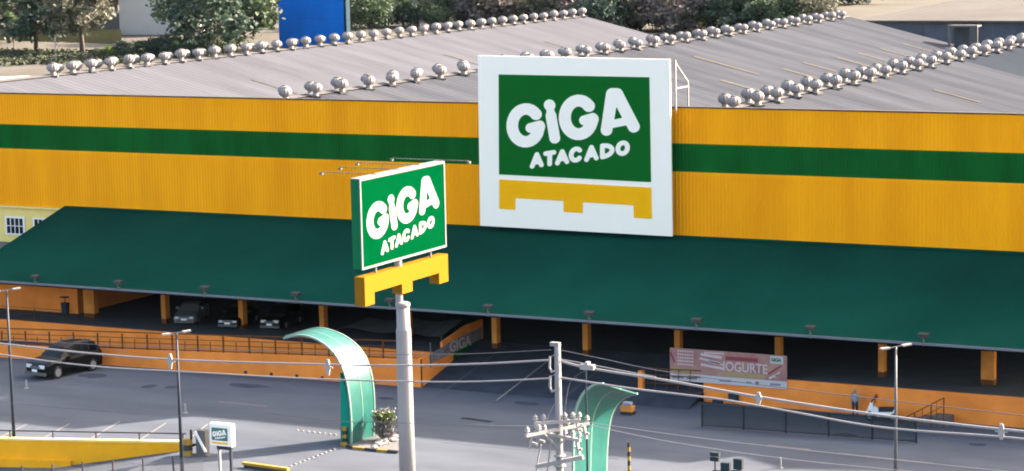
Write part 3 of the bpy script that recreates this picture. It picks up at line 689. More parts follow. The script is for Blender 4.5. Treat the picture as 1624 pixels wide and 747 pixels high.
cable([(890, 573, UY), (935, 584, UY), (1060, 604, UY), (1200, 629, UY), (1400, 659, UY), (1590, 681, UY), (1760, 697, UY)], .050, 'upper thick pale cable running right past the pink banner')
cable([(890, 599, UY), (1000, 616, UY), (1140, 633, UY), (1250, 652, UY), (1400, 678, UY), (1590, 693, UY), (1760, 711, UY)], .038, 'lower thick pale cable running right below the pink banner')
cable([(890, 570, UY), (940, 579, UY), (1040, 598, UY)], .02, 'short pale cable lying just above the right hand thick cable', 'wire')
cable([(-200, 530, UY+1), (200, 548, UY+1), (640, 562, UY+.5), (873, 555, UY)], .014, 'thin dark cable running left from the pole top', 'wire2')
cable([(888, 555, UY), (960, 570, UY), (1060, 590, UY), (1300, 622, UY), (1700, 668, UY)], .016, 'thin dark cable running right from the pole top', 'wire2')
cable([(-200, 618, UY-3), (200, 655, UY-3), (640, 671, UY-3), (860, 676, UY)], .010, 'thin faint cable running left from the pole crossarm', 'wire2')
cable([(925, 672, UY), (1060, 700, UY), (1250, 728, UY), (1450, 748, UY)], .014, 'thin pale cable sloping right from the crossarm to the lower right', 'wire')
cable([(905, 665, UY), (1060, 688, UY), (1260, 712, UY), (1640, 752, UY)], .012, 'thin pale cable nearly touching the asphalt line at lower right', 'wire')
cable([(880, 640, UY), (872, 655, UY-.2), (866, 672, UY-.3)], .015, 'short slack jumper cable left of the utility pole', 'wire')
cable([(927, 588, UY), (905, 605, UY), (897, 640, UY), (893, 668, UY)], .014, 'looping jumper cable right of the utility pole', 'wire2')
cable([(858, 705, UY-.2), (853, 730, UY-.2), (850, 760, UY-.2)], .03, 'leftmost hanging cable below the crossarm', 'wire')
cable([(874, 700, UY-.2), (870, 730, UY-.2), (867, 760, UY-.2)], .03, 'hanging cable close to the pole below the crossarm', 'wire')
sp = None
for i, (px, pt, pb, lb) in enumerate([(270, 561, 585, 'white cable spacer hanging over the left lamp post'), (520, 570, 595, 'white cable spacer hanging in front of the left mint arch'), (1203, 622, 641, 'white cable spacer hanging below the pink banner'), (1588, 672, 697, 'white cable spacer near the right edge')]):
    a = ony(px, pt, UY-.05); b = ony(px, pb, UY-.05); c = (a+b)/2; h = (a[2]-b[2])/2
    root = thing('cable_spacer', lb, 'cable spacer', tuple(c), 0, 'white spacers between the thick cables')
    mb = MB().prism([(-.05, -h), (.05, -h), (.12, 0), (.05, h), (-.05, h), (-.12, 0)], lambda u, v: (u, -.03, v), (0, .06, 0))
    link('body', mb.mesh('body', 'lampwhite'), root); link('cross_arm', MB().bar((-.22, 0, 0), (.22, 0, 0), .05).mesh('cross_arm', 'lampwhite'), root)
w = ony(932, 582, UY-.06); root = thing('splice_box', 'small pale splice box on the thick cable right of pole', 'splice box', tuple(w))
link('body', MB().box(-.28, .28, -.1, .1, -.1, .1).mesh('body', 'lampwhite'), root); link('clip', MB().box(-.06, .06, -.12, .12, .1, .2).mesh('clip', 'lampwhite'), root)

# ------------------------------------------------------------------ yellow ramp wall and railing at lower left
yw = thing('yellow_wall', 'low yellow ramp wall with pale top edge at lower left', 'wall', (-89, wallx(-89), 0))
nrm = np.array([-wdir[1], wdir[0], 0])
def wallpt(x, z, off=0): return (x-nrm[0]*off, wallx(x)-nrm[1]*off, z)
mb = MB(); xs_ = [-83.3, -85, -87, -89, -91.3, -131]
for a, b in zip(xs_[:-1], xs_[1:]):
    mb.quad(wallpt(a, zr(a)-.1, .12), wallpt(b, zr(b)-.1, .12), wallpt(b, .02, .12), wallpt(a, .02, .12))
    mb.quad(wallpt(a, .02, .12), wallpt(b, .02, .12), wallpt(b, .02, -.12), wallpt(a, .02, -.12))
mb.quad(wallpt(-83.3, -.5, .12), wallpt(-83.3, -.5, -.12), wallpt(-83.3, .02, -.12), wallpt(-83.3, .02, .12))
part('wall_face', mb, 'orange2', yw)
mb = MB(); mb.v = [wallpt(x, z, o) for x in (-83.2, -131) for (z, o) in ((.0+.03, .2), (.03, -.16), (.17, -.16), (.17, .2))]
mb.f = [(0, 1, 2, 3), (7, 6, 5, 4), (0, 4, 5, 1), (1, 5, 6, 2), (2, 6, 7, 3), (3, 7, 4, 0)]
part('coping', mb, 'cream', yw)
part('ledge', MB().quad(wallpt(-90.3, -1.18, .34), wallpt(-131, -.7, .34), wallpt(-131, -.7, .12), wallpt(-90.3, -1.18, .12)).quad(wallpt(-90.3, -1.18, .34), wallpt(-131, -.7, .34), wallpt(-131, -2, .34), wallpt(-90.3, -2, .34)), 'orange2', yw)
rr = thing('railing', 'dark rail on short posts along the yellow ramp wall', 'railing', (-89, wallx(-89), .17))
part('rail', MB().bar(wallpt(-83.2, .62), wallpt(-131, .62), .07), 'railgrey', rr)
x = -83.4
while x > -131: part('post', MB().bar(wallpt(x, .17), wallpt(x, .62), .07), 'railgrey', rr); x -= 2.68
# stepped mesh fence in the foreground lane
mf = thing('mesh_fence', 'low grey wire mesh fence stepping up beside the sunken lane at lower left', 'fence', (-89, 107.6, -1.6))
for i in range(6):
    x0 = -96+i*2.05; x1 = x0+2.05; px = 35+i*48; zt_ = ony(px, 741-i*3.2, 107.6)[2]
    x0 = ony(px, 740, 107.6)[0]; x1 = ony(px+48, 740, 107.6)[0]
    part('post', MB().bar((x0, 107.6, zt_-2.5), (x0, 107.6, zt_+.08), .07), 'railgrey', mf)
    mb = MB(); nx = 20
    for k in range(1, nx): xx = x0+(x1-x0)*k/nx; mb.box(xx-.006, xx+.006, 107.595, 107.605, zt_-2.4, zt_)
    for k in range(22): zz = zt_-k*.11; mb.box(x0, x1, 107.59, 107.6, zz-.008, zz+.004)
    part('mesh_panel', mb, 'steel', mf)
w = onz(298, 722); rb = thing('guard_post', 'squat yellow and black guard post at the end of yellow ramp wall', 'bollard', (w[0], w[1], 0))
for k, mm in enumerate(('yb', 'black', 'yb')): part('band', MB().lathe([(.32, k*.34), (.28, k*.34+.33)], (w[0], w[1], 0), 12), mm, rb)
part('top_pipe', MB().lathe([(.08, 1.02), (.08, 1.6)], (w[0]+.3, w[1], 0), 8), 'black', rb)
# gate barrier
w = onz(322, 722); bo = thing('barrier_gate', 'grey barrier cabinet with white diagonal arm between yellow wall and small sign', 'barrier', (w[0], w[1], 0))
part('cabinet', MB().box(w[0]-.35, w[0]+.35, w[1]-.2, w[1]+.2, .1, 1.55), 'concrete', bo)
part('arm', MB().bar((w[0]-.32, w[1]-.28, 1.5), (w[0]+.4, w[1]-.28, .3), .1, .14), 'white', bo)
part('base', MB().box(w[0]-.6, w[0]+.6, w[1]-.3, w[1]+.3, 0, .1), 'concrete', bo)
# small sign
w = onz(350, 752); sy = w[1]; b0, b1 = ony(334, 690, sy)[0], ony(368, 690, sy)[0]; z1, z0 = ony(350, 672, sy)[2], ony(350, 707, sy)[2]
ss = thing('small_sign', 'small white box sign with green GIGA panel on two posts at lower left', 'sign', (w[0], sy, 0))
part('board', MB().box(b0, b1, sy-.05, sy+.3, z0, z1), 'signwhite', ss)
gx0, gx1, gz1, gz0 = b0+.12, b1-.28, z1-.25, z1-1.0
part('green_panel', MB().box(gx0, gx1, sy-.07, sy-.055, gz0, gz1), 'fadedgreen', ss)
put_letters(ss, lambda u, v: (gx0+(gx1-gx0)*u, sy-.075, gz1-(gz1-gz0)*v), (0, -.012, 0), 'signwhite')
part('pallet_emblem', MB().box(gx0, gx1, sy-.07, sy-.055, z0+.12, z0+.22), 'pallet', ss)
for xx in (b0+.5, b1-.2): part('post', MB().bar((xx, sy+.1, 0), (xx, sy+.1, z0), .13), 'dirtywhite' if xx < b0+.6 else 'darksteel', ss)
part('crossbar', MB().bar((b0+.4, sy+.1, z0-.12), (b1-.1, sy+.1, z0-.12), .2), 'darksteel', ss)
# yellow barrier at the bottom edge
a = onz(386, 741); b = onz(462, 749)
yb = thing('yellow_barrier', 'low yellow topped barrier at the bottom edge left of the sign tower', 'barrier', ((a[0]+b[0])/2, (a[1]+b[1])/2, 0))
part('beam', MB().bar((a[0], a[1], -.05+.3), (b[0], b[1]-.3, .25), .25, .16), 'yb', yb); part('body', MB().bar((a[0]+.1, a[1], .085), (b[0], b[1]-.3, .085), .2, .15), 'black', yb)

# ------------------------------------------------------------------ kerb island with stones and plant
isl = [onz(*q) for q in [(541, 706), (560, 712), (598, 716), (632, 719), (634, 700), (600, 693)]]
ki = thing('kerb_island', 'small kerbed island with yellow and black kerb at the left arch foot', 'kerb island', tuple(isl[2]))
part('bed', MB().prism([(p[0], p[1]) for p in isl], lambda u, v: (u, v, .0), (0, 0, .1)), 'concrete', ki)
for i in range(3):
    a, b = isl[i], isl[i+1]; n = 2
    for k in range(n):
        p, q = a+(b-a)*k/n, a+(b-a)*(k+.96)/n
        part('kerb_stone', MB().bar((p[0], p[1], .08), (q[0], q[1], .08), .18, .16), 'yb' if (i*n+k) % 2 == 0 or i == 1 and k == 0 else 'black', ki)
st = MB()
for i in range(26):
    t_ = random.random(); p = np.array(onz(592+38*t_, 712-14*t_+random.uniform(-4, 3))); s_ = random.uniform(.14, .32)
    n = len(st.v)
    st.lathe([(.03, 0), (s_*.8, s_*.12), (s_, s_*.35), (s_*.7, s_*.6), (.03, s_*.7)], (p[0], p[1], .09), 7)
    for q in range(n, len(st.v)): v = st.v[q]; st.v[q] = (v[0]+random.uniform(-.04, .04), v[1]+random.uniform(-.04, .04), v[2])
o = part('stone', st, 'stone', ki); o['kind'] = 'stuff'
w = onz(611, 700); pl = thing('shrub', 'dry grey shrub with a green tuft on the kerb island beside the left arch', 'shrub', (w[0], w[1], .1))
tw_ = MB(); lf = MB(); lf2 = MB()
for i in range(150):
    a = random.uniform(0, 6.28); r_ = random.uniform(.1, .95); h = random.uniform(.5, 1.9)
    tw_.bar((0+.15*math.cos(a), .15*math.sin(a), 0), (r_*math.cos(a), r_*math.sin(a), h), .03)
def leafq(mb, c, s_):
    u = Vector((random.gauss(0, 1), random.gauss(0, 1), random.gauss(0, 1))).normalized(); v = u.cross(Vector((random.gauss(0, 1), random.gauss(0, 1), random.gauss(0, 1)))).normalized(); c = Vector(c)
    mb.quad(c-u*s_-v*s_*.5, c+u*s_-v*s_*.5, c+u*s_*.8+v*s_*.5, c-u*s_*.8+v*s_*.5)
for i in range(380):
    a = random.uniform(0, 6.28); r_ = random.uniform(.0, .9); h = random.uniform(.3, 1.9); leafq(lf, (r_*math.cos(a), r_*math.sin(a), h), .08)
for i in range(420):
    a = random.uniform(0, 6.28); r_ = random.uniform(0, .5)**.8; h = random.uniform(1.15, 1.75); leafq(lf2, (r_*math.cos(a), r_*math.sin(a), h), .12)
part('twigs', tw_, 'concrete', pl, world=False); part('dry_leaves', lf, 'stone', pl, world=False); part('green_tuft', lf2, 'leafE', pl, world=False)
def striped(px, py, h, label, r_=.11, n=6, z=0):
    w = onz(px, py); root = thing('striped_post', label, 'bollard', (w[0], w[1], 0))
    for k in range(n): part('band', MB().lathe([(r_, h*k/n), (r_, h*(k+.98)/n)], (w[0], w[1], 0), 10), 'black' if k % 2 else 'yb', root)
striped(998, 760, 2.15, 'tall black and yellow striped post right of the right arch', .09, 8)
striped(547, 706, 1.15, 'short black and yellow striped post at the left arch foot', .16, 5)
for px, py, lb in ((42, 616, 'thin white marker post on the asphalt left of the dark car'), (294, 655, 'thin white marker post on shaded asphalt near the left lamp post'), (1238, 742, 'thin white marker post at lower right')):
    w = onz(px, py); root = thing('marker_post', lb, 'marker post', (w[0], w[1], 0), 0)
    part('post', MB().lathe([(.07, .04), (.06, .62)], (w[0], w[1], 0), 8), 'dirtywhite', root); part('foot', MB().lathe([(.16, 0), (.14, .04)], (w[0], w[1], 0), 10), 'dirtywhite', root)

# dark floodlights on a pole rising from below the frame
w = np.array(ony(1152, 760, 95.0)); fp_ = thing('floodlight_mast', 'mast with four dark square floodlights at the lower edge right of the arch', 'floodlight mast', (w[0], 95.0, 0))
part('mast', MB().lathe([(.08, 0), (.07, w[2]+.1)], (w[0], 95, 0), 8), 'darksteel', fp_)
for px, py, ww, hh in ((1134, 720, .42, .16), (1134, 728, .42, .18), (1151, 742, .42, .48), (1171, 736, .42, .48)):
    c = ony(px, py, 95.0); h_ = part('floodlight', MB().box(c[0]-ww/2, c[0]+ww/2, 94.9, 95.12, c[2]-hh/2, c[2]+hh/2), 'meshwire', fp_)
c1, c2 = ony(1130, 747, 95.15), ony(1175, 747, 95.15); part('crossbar', MB().bar((c1[0], 95.15, c1[2]), (c2[0], 95.15, c2[2]), .08), 'darksteel', fp_)
part('riser', MB().bar((ony(1134, 720, 95.15)[0], 95.16, c1[2]), (ony(1134, 720, 95.15)[0], 95.16, c1[2]+.9), .06).bar((ony(1171, 720, 95.15)[0], 95.16, c1[2]), (ony(1171, 720, 95.15)[0], 95.16, c1[2]+.5), .06), 'darksteel', fp_)

# ------------------------------------------------------------------ mesh fence bays on the right lot
fb = thing('mesh_fence', 'dark mesh fence in five bays on the shaded asphalt below the banner', 'fence', (-48.8, 132.5, 0))
for i in range(5):
    xa, xb_ = -55.58+i*2.73, -55.58+(i+1)*2.73; yy = 132.3+i*.12
    if i == 0: part('post', MB().bar((xa, yy, 0), (xa, yy, 1.5), .09), 'meshwire', fb)
    part('post', MB().bar((xb_, yy+.12, 0), (xb_, yy+.12, 1.5), .09), 'meshwire', fb)
    part('rail', MB().bar((xa, yy, 1.42), (xb_, yy+.12, 1.42), .05), 'meshwire', fb); part('rail', MB().bar((xa, yy, .1), (xb_, yy+.12, .1), .06), 'meshwire', fb)
    mb = MB()
    for k in range(1, 40): xx = xa+(xb_-xa)*k/40; mb.box(xx-.010, xx+.010, yy+.05, yy+.06, .1, 1.42)
    for k in range(1, 19): mb.box(xa, xb_, yy+.06, yy+.07, .1+k*.07-.010, .1+k*.07+.010)
    part('mesh_panel', mb, 'meshwire', fb)
# stair railing at right
sr = thing('stair_railing', 'brown sloping stair railing against the orange wall at far right', 'railing', (-42.4, 137.5, 0))
zs = lambda x: .75+(x+43.6)*(1.9-.75)/1.96
part('handrail', MB().bar((-44.6, 137.5, zs(-44.6)), (-41.64, 137.5, 1.9), .06), 'rail', sr); part('mid_rail', MB().bar((-44.6, 137.5, zs(-44.6)-.5), (-41.64, 137.5, 1.4), .04), 'rail', sr)
for x in (-44.6, -43.5, -42.45, -41.64): part('post', MB().bar((x, 137.5, 0), (x, 137.5, zs(x)), .07), 'rail', sr)
for x in (-43.0, -42.1): part('baluster', MB().bar((x, 137.5, .0), (x, 137.5, zs(x)), .03), 'rail', sr)
for i in range(3): part('step', MB().box(-44.2+i*.8, -41.5, 137.7, 139.2, i*.18, (i+1)*.18-.003), 'concrete', sr)
# gate at left end of the right wall
gt = thing('gate_railing', 'rusty orange gate post and dark barred gate left of the pink banner', 'gate', (-62.4, 139.4, .6))
a = ony(1016, 588, 139.0); b = ony(1016, 625, 139.0)
part('post', MB().box(a[0]-.16, a[0]+.16, 138.9, 139.3, 0, a[2]), 'orange', gt)
x0_, x1_ = a[0]+.16, -58.5
for h in (.5, 1.0, 1.55, 2.0): part('rail', MB().bar((x0_, 139.1, h), (x1_, 139.1, h+.1), .05), 'rail', gt)
for k in range(1, 5): xx = x0_+(x1_-x0_)*k/5; part('bar', MB().bar((xx, 139.1, .3), (xx+.08, 139.1, 2.05), .04), 'rail', gt)
w = onz(996, 657); oc = thing('orange_cart', 'low orange box with dark base standing on the shaded asphalt right of the right arch', 'box', (w[0], w[1], 0))
part('box', MB().prism([(-.38, .22), (.38, .22), (.42, .58), (-.42, .58)], lambda u, v: (w[0]+u, w[1]-.3, v), (0, .5, 0)), 'column', oc)
part('base', MB().box(w[0]-.42, w[0]+.42, w[1]-.28, w[1]+.28, .02, .22), 'black', oc); part('load', MB().box(w[0]-.3, w[0]+.25, w[1]-.2, w[1]+.2, .62, .8), 'cloth_grey', oc)

# ------------------------------------------------------------------ banners
def text_part(body, size, loc, rot, m, parent, sx=1.0, offset=0.0, name='lettering', ext=.004):
    cu = bpy.data.curves.new('lettering', 'FONT'); cu.body = body; cu.size = size; cu.offset = offset; cu.extrude = ext
    tmp = bpy.data.objects.new('lettering', cu); COL.objects.link(tmp)
    bpy.context.view_layer.update()
    me = bpy.data.meshes.new_from_object(tmp.evaluated_get(bpy.context.evaluated_depsgraph_get())); bpy.data.objects.remove(tmp)
    me.materials.clear(); me.materials.append(M[m])
    o = link(name, me, parent); off = parent.location
    o.location = (loc[0]-off.x, loc[1]-off.y, loc[2]-off.z); o.rotation_euler = rot; o.scale = (sx, 1, 1); return o
bx0, bx1, by, bz1, bz0 = -60.75, -52.55, 139.22, 3.47, 1.28
bn = thing('banner', 'faded pink banner reading IOGURTE with white strip of logos on the orange wall', 'banner', (bx0, by, bz0))
bn_w = bx1-bx0
part('cloth', MB().box(bx0, bx1, by, by+.03, bz0+.5, bz1), 'bannerpink', bn)
part('white_strip', MB().box(bx0, bx1, by-.004, by+.034, bz0, bz0+.498), 'bannerwhite', bn)
part('tan_print', MB().box(bx0+.1, bx0+1.75, by-.008, by-.001, bz0+.55, bz0+.85), 'bannertan', bn); part('tan_print', MB().box(bx0+3.9, bx0+6.7, by-.008, by-.001, bz0+.53, bz0+.85), 'bannertan', bn)
sw = MB()
for j, (u0, v0, u1, v1, rr_) in enumerate([(.27, .86, .45, .80, .09), (.26, .74, .44, .62, .07), (.27, .55, .47, .47, .08), (.34, .66, .46, .58, .06), (.30, .92, .47, .93, .05), (.85, .28, .92, .42, .07), (.90, .32, .94, .50, .05)]):
    sw.bar((bx0+u0*bn_w, by-.012, bz0+v0*2.19), (bx0+u1*bn_w, by-.012, bz0+v1*2.19), .02, rr_*2, up=(0, 0, 1))
part('swirl', sw, 'bannertext', bn)
part('red_print', MB().box(bx0+3.95, bx0+6.2, by-.009, by-.001, bz0+1.62, bz0+1.88), 'bannerred', bn); part('red_stroke', MB().bar((bx0+6.9, by-.012, bz0+.9), (bx0+7.8, by-.012, bz0+1.5), .015, .12), 'bannerred', bn); part('red_stroke', MB().bar((bx0+.05, by-.012, bz0+1.9), (bx0+.35, by-.012, bz0+1.2), .015, .12), 'bannerred', bn)
text_part('IOGURTE', .86, (bx0+3.75, by-.012, bz0+.92), (math.radians(90), 0, 0), 'bannertext', bn, .86, .012)
for k in range(5):
    mb = MB()
    for q in range(7): mb.box(bx0+.55+q*.17, bx0+.55+q*.17+.12, by-.012, by-.006, bz0+1.95-k*.22, bz0+2.06-k*.22)
    part('small_print', mb, 'bannertext', bn)['kind'] = 'stuff'
part('logo_box', MB().box(bx0+7.05, bx0+7.95, by-.010, by-.002, bz0+1.62, bz0+2.12), 'bannerwhite', bn)
text_part('GIGA', .3, (bx0+7.12, by-.02, bz0+1.77), (math.radians(90), 0, 0), 'signgreen', bn, .95, .012)
mb = MB()
for u, wd in ((.02, .11), (.15, .10), (.43, .11), (.66, .05), (.86, .1)):
    n = int(wd*bn_w/.12)
    for q in range(n): mb.box(bx0+u*bn_w+q*.12, bx0+u*bn_w+q*.12+.085, by-.012, by-.006, bz0+.17, bz0+.32)
part('small_print', mb, 'bannerblue', bn)['kind'] = 'stuff'
part('round_logo', MB().lathe([(.13, 0), (.13, .006)], (bx0+.75*bn_w, by-.014, bz0+.24), 12, 'y'), 'bannerred', bn)
# banner beside the entry ramp
b2 = thing('banner', 'worn grey banner with pale GIGA letters on the slanting parapet beside the entry', 'banner', (-78.04, 140, 1.5))
part('cloth', MB().prism([(137.8, 1.45), (145.3, 1.9), (145.3, 2.75), (141.2, 2.5), (137.8, 2.1)], lambda u, v: (-78.05, u, v), (.03, 0, 0)), 'bannergrey', b2)
text_part('GIGA', 1.05, (-77.99, 140.4, 1.75), (math.radians(90), 0, math.radians(90)), 'bannertext', b2, 1.25, .02)
part('green_print', MB().prism([(141, 1.0), (144, 1.45), (144, 1.85), (141, 1.6)], lambda u, v: (-78.02, u, v), (.02, 0, 0)), 'stripe', b2)
part('pole', MB().bar((-78.0, 137.7, 1.2), (-78.0, 137.7, 2.9), .07), 'steel', b2)
aw = thing('awning', 'grey sagging canvas awning in the dark bay behind the sign tower pole', 'awning', (-84, 143.5, SZ))
mb = MB(); n = 8
q = [ony(536, 521, 142.9), ony(585, 505, 146.5), ony(735, 509, 146.5), ony(700, 533, 142.9)]
for i in range(n):
    a, b = i/n, (i+1)/n; sg = lambda t: Vector((0, 0, .12*math.sin(t*12)))
    mb.quad(Vector(q[0]*(1-a)+q[3]*a)+sg(a), Vector(q[0]*(1-b)+q[3]*b)+sg(b), Vector(q[1]*(1-b)+q[2]*b)+sg(b+.2), Vector(q[1]*(1-a)+q[2]*a)+sg(a+.2))
part('canvas', mb, 'awning', aw)
for k in (0, 3): part('post', MB().bar((q[k][0], q[k][1], SZ), tuple(q[k]), .06), 'steel', aw)

# ------------------------------------------------------------------ vehicles
def car(label, body_m, L=4.9, W=1.95, H=1.72, suv=True, name='parked_car', cat='car', group=None):
    root = thing(name, label, cat, group=group)
    hw = W/2; f = L/2
    # stations front(-y) to rear: (y, belt z, roof z or None, half width, bottom)
    if suv: st = [(-f, .62, None, .80), (-f+.12, .86, None, .92), (-f+.5, .98, None, .98), (-f+1.25, 1.05, None, 1.), (-f+1.3, 1.06, 1.10, 1.), (-f+1.95, 1.08, 1.60, 1.), (-f+2.6, 1.08, H, 1.), (f-1.1, 1.10, H-.01, 1.), (f-.5, 1.10, H-.08, .99), (f-.08, 1.06, 1.16, .96), (f, .9, None, .9)]
    else: st = [(-f, .55, None, .80), (-f+.12, .70, None, .92), (-f+.5, .82, None, .98), (-f+1.2, .90, None, 1.), (-f+1.25, .92, .95, 1.), (-f+2.0, .93, 1.36, 1.), (-f+2.6, .94, H, 1.), (f-1.5, .95, H-.04, 1.), (f-.75, .97, 1.02, .98), (f-.1, .95, None, .94), (f, .8, None, .88)]
    mb = MB(); rows = []
    for y, zb, zr_, k in st:
        w = hw*k; zb2 = zb
        zt_ = zb+.04 if zr_ is None else zr_
        wt = w*.86 if zr_ is None else w*(.86-.16*min(1, (zr_-zb)/.6))
        rows.append([(-w*.94, y, .24), (-w, y, .48), (-w, y, zb2-.12), (-w*.95, y, zb2), (-wt, y, zt_), (-wt*.5, y, zt_+.03), (wt*.5, y, zt_+.03), (wt, y, zt_), (w*.95, y, zb2), (w, y, zb2-.12), (w, y, .48), (w*.94, y, .24)])
    for r_ in rows: mb.v += r_
    k = 12
    for i in range(len(rows)-1):
        for j in range(k): a = i*k+j; b = i*k+(j+1) % k; mb.f.append((a, b, b+k, a+k))
    mb.f.append(tuple(range(k))); mb.f.append(tuple(range((len(rows)-1)*k, len(rows)*k))[::-1])
    o = link('body', mb.mesh('body', body_m), root)
    bv = o.modifiers.new('b', 'BEVEL'); bv.width = .04; bv.segments = 2
    # glass
    def off(p, c, d=.012): v = Vector(p)-Vector(c); v.normalize(); return Vector(p)+v*d
    c = (0, 0, .8)
    R_ = rows
    def q4(a, b, c_, d_, name, m='glass', ins=.07):
        P_ = [Vector(a), Vector(b), Vector(c_), Vector(d_)]; cen = sum(P_, Vector())/4
        P_ = [p+(cen-p)*ins for p in P_]; nn = (P_[1]-P_[0]).cross(P_[3]-P_[0]).normalized()
        if nn.dot(cen-Vector(c)) < 0: nn = -nn
        mm = MB(); mm.v = [tuple(p+nn*.012) for p in P_]+[tuple(p-nn*.02) for p in P_]; mm.f = [(0, 1, 2, 3), (0, 4, 5, 1), (1, 5, 6, 2), (2, 6, 7, 3), (3, 7, 4, 0)]
        link(name, mm.mesh(name, m), root)
    q4(R_[4][4], R_[4][7], R_[6][7], R_[6][4], 'windscreen')
    ie = 8
    q4(R_[ie][4], R_[ie][7], R_[ie+1][7] if suv else R_[ie][7], R_[ie+1][4] if suv else R_[ie][4], 'rear_window') if suv else q4(R_[7][4], R_[7][7], R_[8][7], R_[8][4], 'rear_window')
    for s_, (i3, i4) in ((-1, (3, 4)), (1, (8, 7))):
        q4(R_[5][i3], R_[6][i3], R_[6][i4], R_[5][i4], 'side_window', ins=.1)
        m_ = [tuple((Vector(R_[6][i3])+Vector(R_[7][i3]))/2), tuple((Vector(R_[6][i4])+Vector(R_[7][i4]))/2)]
        q4(R_[6][i3], m_[0], m_[1], R_[6][i4], 'side_window', ins=.08); q4(m_[0], R_[7][i3], R_[7][i4], m_[1], 'side_window', ins=.08)
        if suv: q4(R_[7][i3], R_[8][i3], R_[8][i4], R_[7][i4], 'side_window', ins=.12)
        for yy in (-f+.95, f-.95):
            wh = link('wheel', MB().lathe([(.30, -.12), (.36, -.09), (.36, .09), (.30, .12)], k=20, axis='x').mesh('wheel', 'tyre'), root); wh.location = (s_*(hw-.1), yy, .36)
            link('rim', MB().lathe([(.23, -.13), (.235, 0), (.23, .13)], k=14, axis='x').mesh('rim', 'rim'), wh)
        link('headlight', MB().box(s_*hw*.56-.2, s_*hw*.56+.2, -f-.015, -f+.12, .66 if suv else .58, .84 if suv else .72).mesh('headlight', 'lens'), root)
        link('tail_light', MB().box(s_*hw*.72-.12, s_*hw*.72+.12, f-.1, f+.03, .8, 1.0).mesh('tail_light', 'red'), root)
        link('mirror', MB().box(s_*(hw+.1)-.1, s_*(hw+.1)+.1, -f+1.75, -f+1.9, 1.02, 1.18).mesh('mirror', body_m), root)
    link('grille', MB().box(-.42, .42, -f-.02, -f+.1, .62, .76).mesh('grille', 'steel'), root)
    link('bumper', MB().box(-hw*.86, hw*.86, -f-.06, -f+.2, .27, .44).mesh('bumper', 'steel'), root)
    link('licence_plate', MB().box(-.22, .22, -f-.075, -f-.062, .46, .60).mesh('licence_plate', 'white'), root)
    if suv:
        for s_ in (-1, 1): link('roof_rail', MB().bar((s_*.66, -f+2.7, H+.07), (s_*.66, f-.8, H+.07), .05).mesh('roof_rail', 'steel'), root)
    return root
c = car('dark SUV driving on the shaded asphalt along the orange ramp wall at left', 'carblack')
w = onz(76, 598); th = math.radians(37); fh = np.array([-.46, .88]); fh /= np.linalg.norm(fh); rh = np.array([fh[1], -fh[0]])
hd = -math.cos(th)*fh - math.sin(th)*rh          # heading of the front
c.rotation_euler = (0, 0, math.atan2(hd[0], -hd[1])); c.location = (w[0]-hd[0]*1.6, w[1]-hd[1]*1.6, 0); c.scale = (1.2, 1.12, 1.28)
for (px, py, m, lb, suv, rz) in ((287, 519, 'carsilver', 'silver grey car parked nose out under the canopy, leftmost of three', False, .35), (357, 525, 'carblack', 'black car parked under the canopy between two others', False, .2), (424, 527, 'carblack', 'black car parked under the canopy, rightmost of three near the left arch tip', True, .15)):
    c = car(lb, m, 4.4, 1.78, 1.45 if not suv else 1.6, suv, group='cars parked under the canopy'); w = onz(px, py, SZ)
    c.location = (w[0]-math.sin(rz)*2.2, w[1]+2.5, SZ); c.rotation_euler = (0, 0, rz)

# motorcycle
mc = thing('motorcycle', 'white motorcycle with black seat parked before the orange wall', 'motorcycle', tuple(ony(1398, 661, 137.9)[:2])+(0,), math.radians(8))
for xx in (-.72, .68):
    wh = link('wheel', MB().lathe([(.25, -.05), (.31, -.04), (.31, .04), (.25, .05)], k=18, axis='y').mesh('wheel', 'tyre'), mc); wh.location = (xx, 0, .31)
    link('rim', MB().lathe([(.19, -.055), (.19, .055)], k=12, axis='y').mesh('rim', 'rim'), wh)
link('body', MB().prism([(-.55, .45), (-.2, .32), (.35, .35), (.95, .68), (.9, .82), (.2, .72), (-.2, .80), (-.5, .95), (-.72, .78)], lambda u, v: (u, -.14, v), (0, .28, 0)).mesh('body', 'white'), mc)
link('seat', MB().prism([(-.18, .62), (.72, .66), (.85, .95), (.3, .93), (-.14, .90)], lambda u, v: (u, -.15, v), (0, .30, 0)).mesh('seat', 'black'), mc)
link('fairing', MB().prism([(-.86, .75), (-.6, .72), (-.48, 1.12), (-.66, 1.25)], lambda u, v: (u, -.22, v), (0, .44, 0)).mesh('fairing', 'white'), mc)
link('windscreen', MB().prism([(-.66, 1.22), (-.58, 1.2), (-.42, 1.5), (-.47, 1.52)], lambda u, v: (u, -.18, v), (0, .36, 0)).mesh('windscreen', 'glass'), mc)
link('handlebar', MB().tube([(-.4, -.36, 1.15), (-.5, -.1, 1.12), (-.5, .1, 1.12), (-.4, .36, 1.15)], .025, 6).mesh('handlebar', 'black'), mc)
link('fork', MB().bar((-.72, -.08, .31), (-.5, -.08, 1.1), .05).bar((-.72, .08, .31), (-.5, .08, 1.1), .05).mesh('fork', 'steel'), mc)
link('front_mudguard', MB().tube([(-1.02, 0, .45), (-.85, 0, .66), (-.65, 0, .68), (-.45, 0, .55)], .07, 6).mesh('front_mudguard', 'white'), mc)
for s_ in (-1, 1): link('mirror', MB().bar((-.45, s_*.2, 1.15), (-.38, s_*.3, 1.42), .02).box(-.42, -.34, s_*.3-.07, s_*.3+.07, 1.4, 1.5).mesh('mirror', 'black'), mc)
link('engine', MB().box(-.25, .25, -.13, .13, .22, .45).mesh('engine', 'darksteel'), mc)
link('exhaust', MB().tube([(-.1, -.2, .28), (.4, -.2, .3), (.9, -.2, .42)], .05, 8).mesh('exhaust', 'steel'), mc)
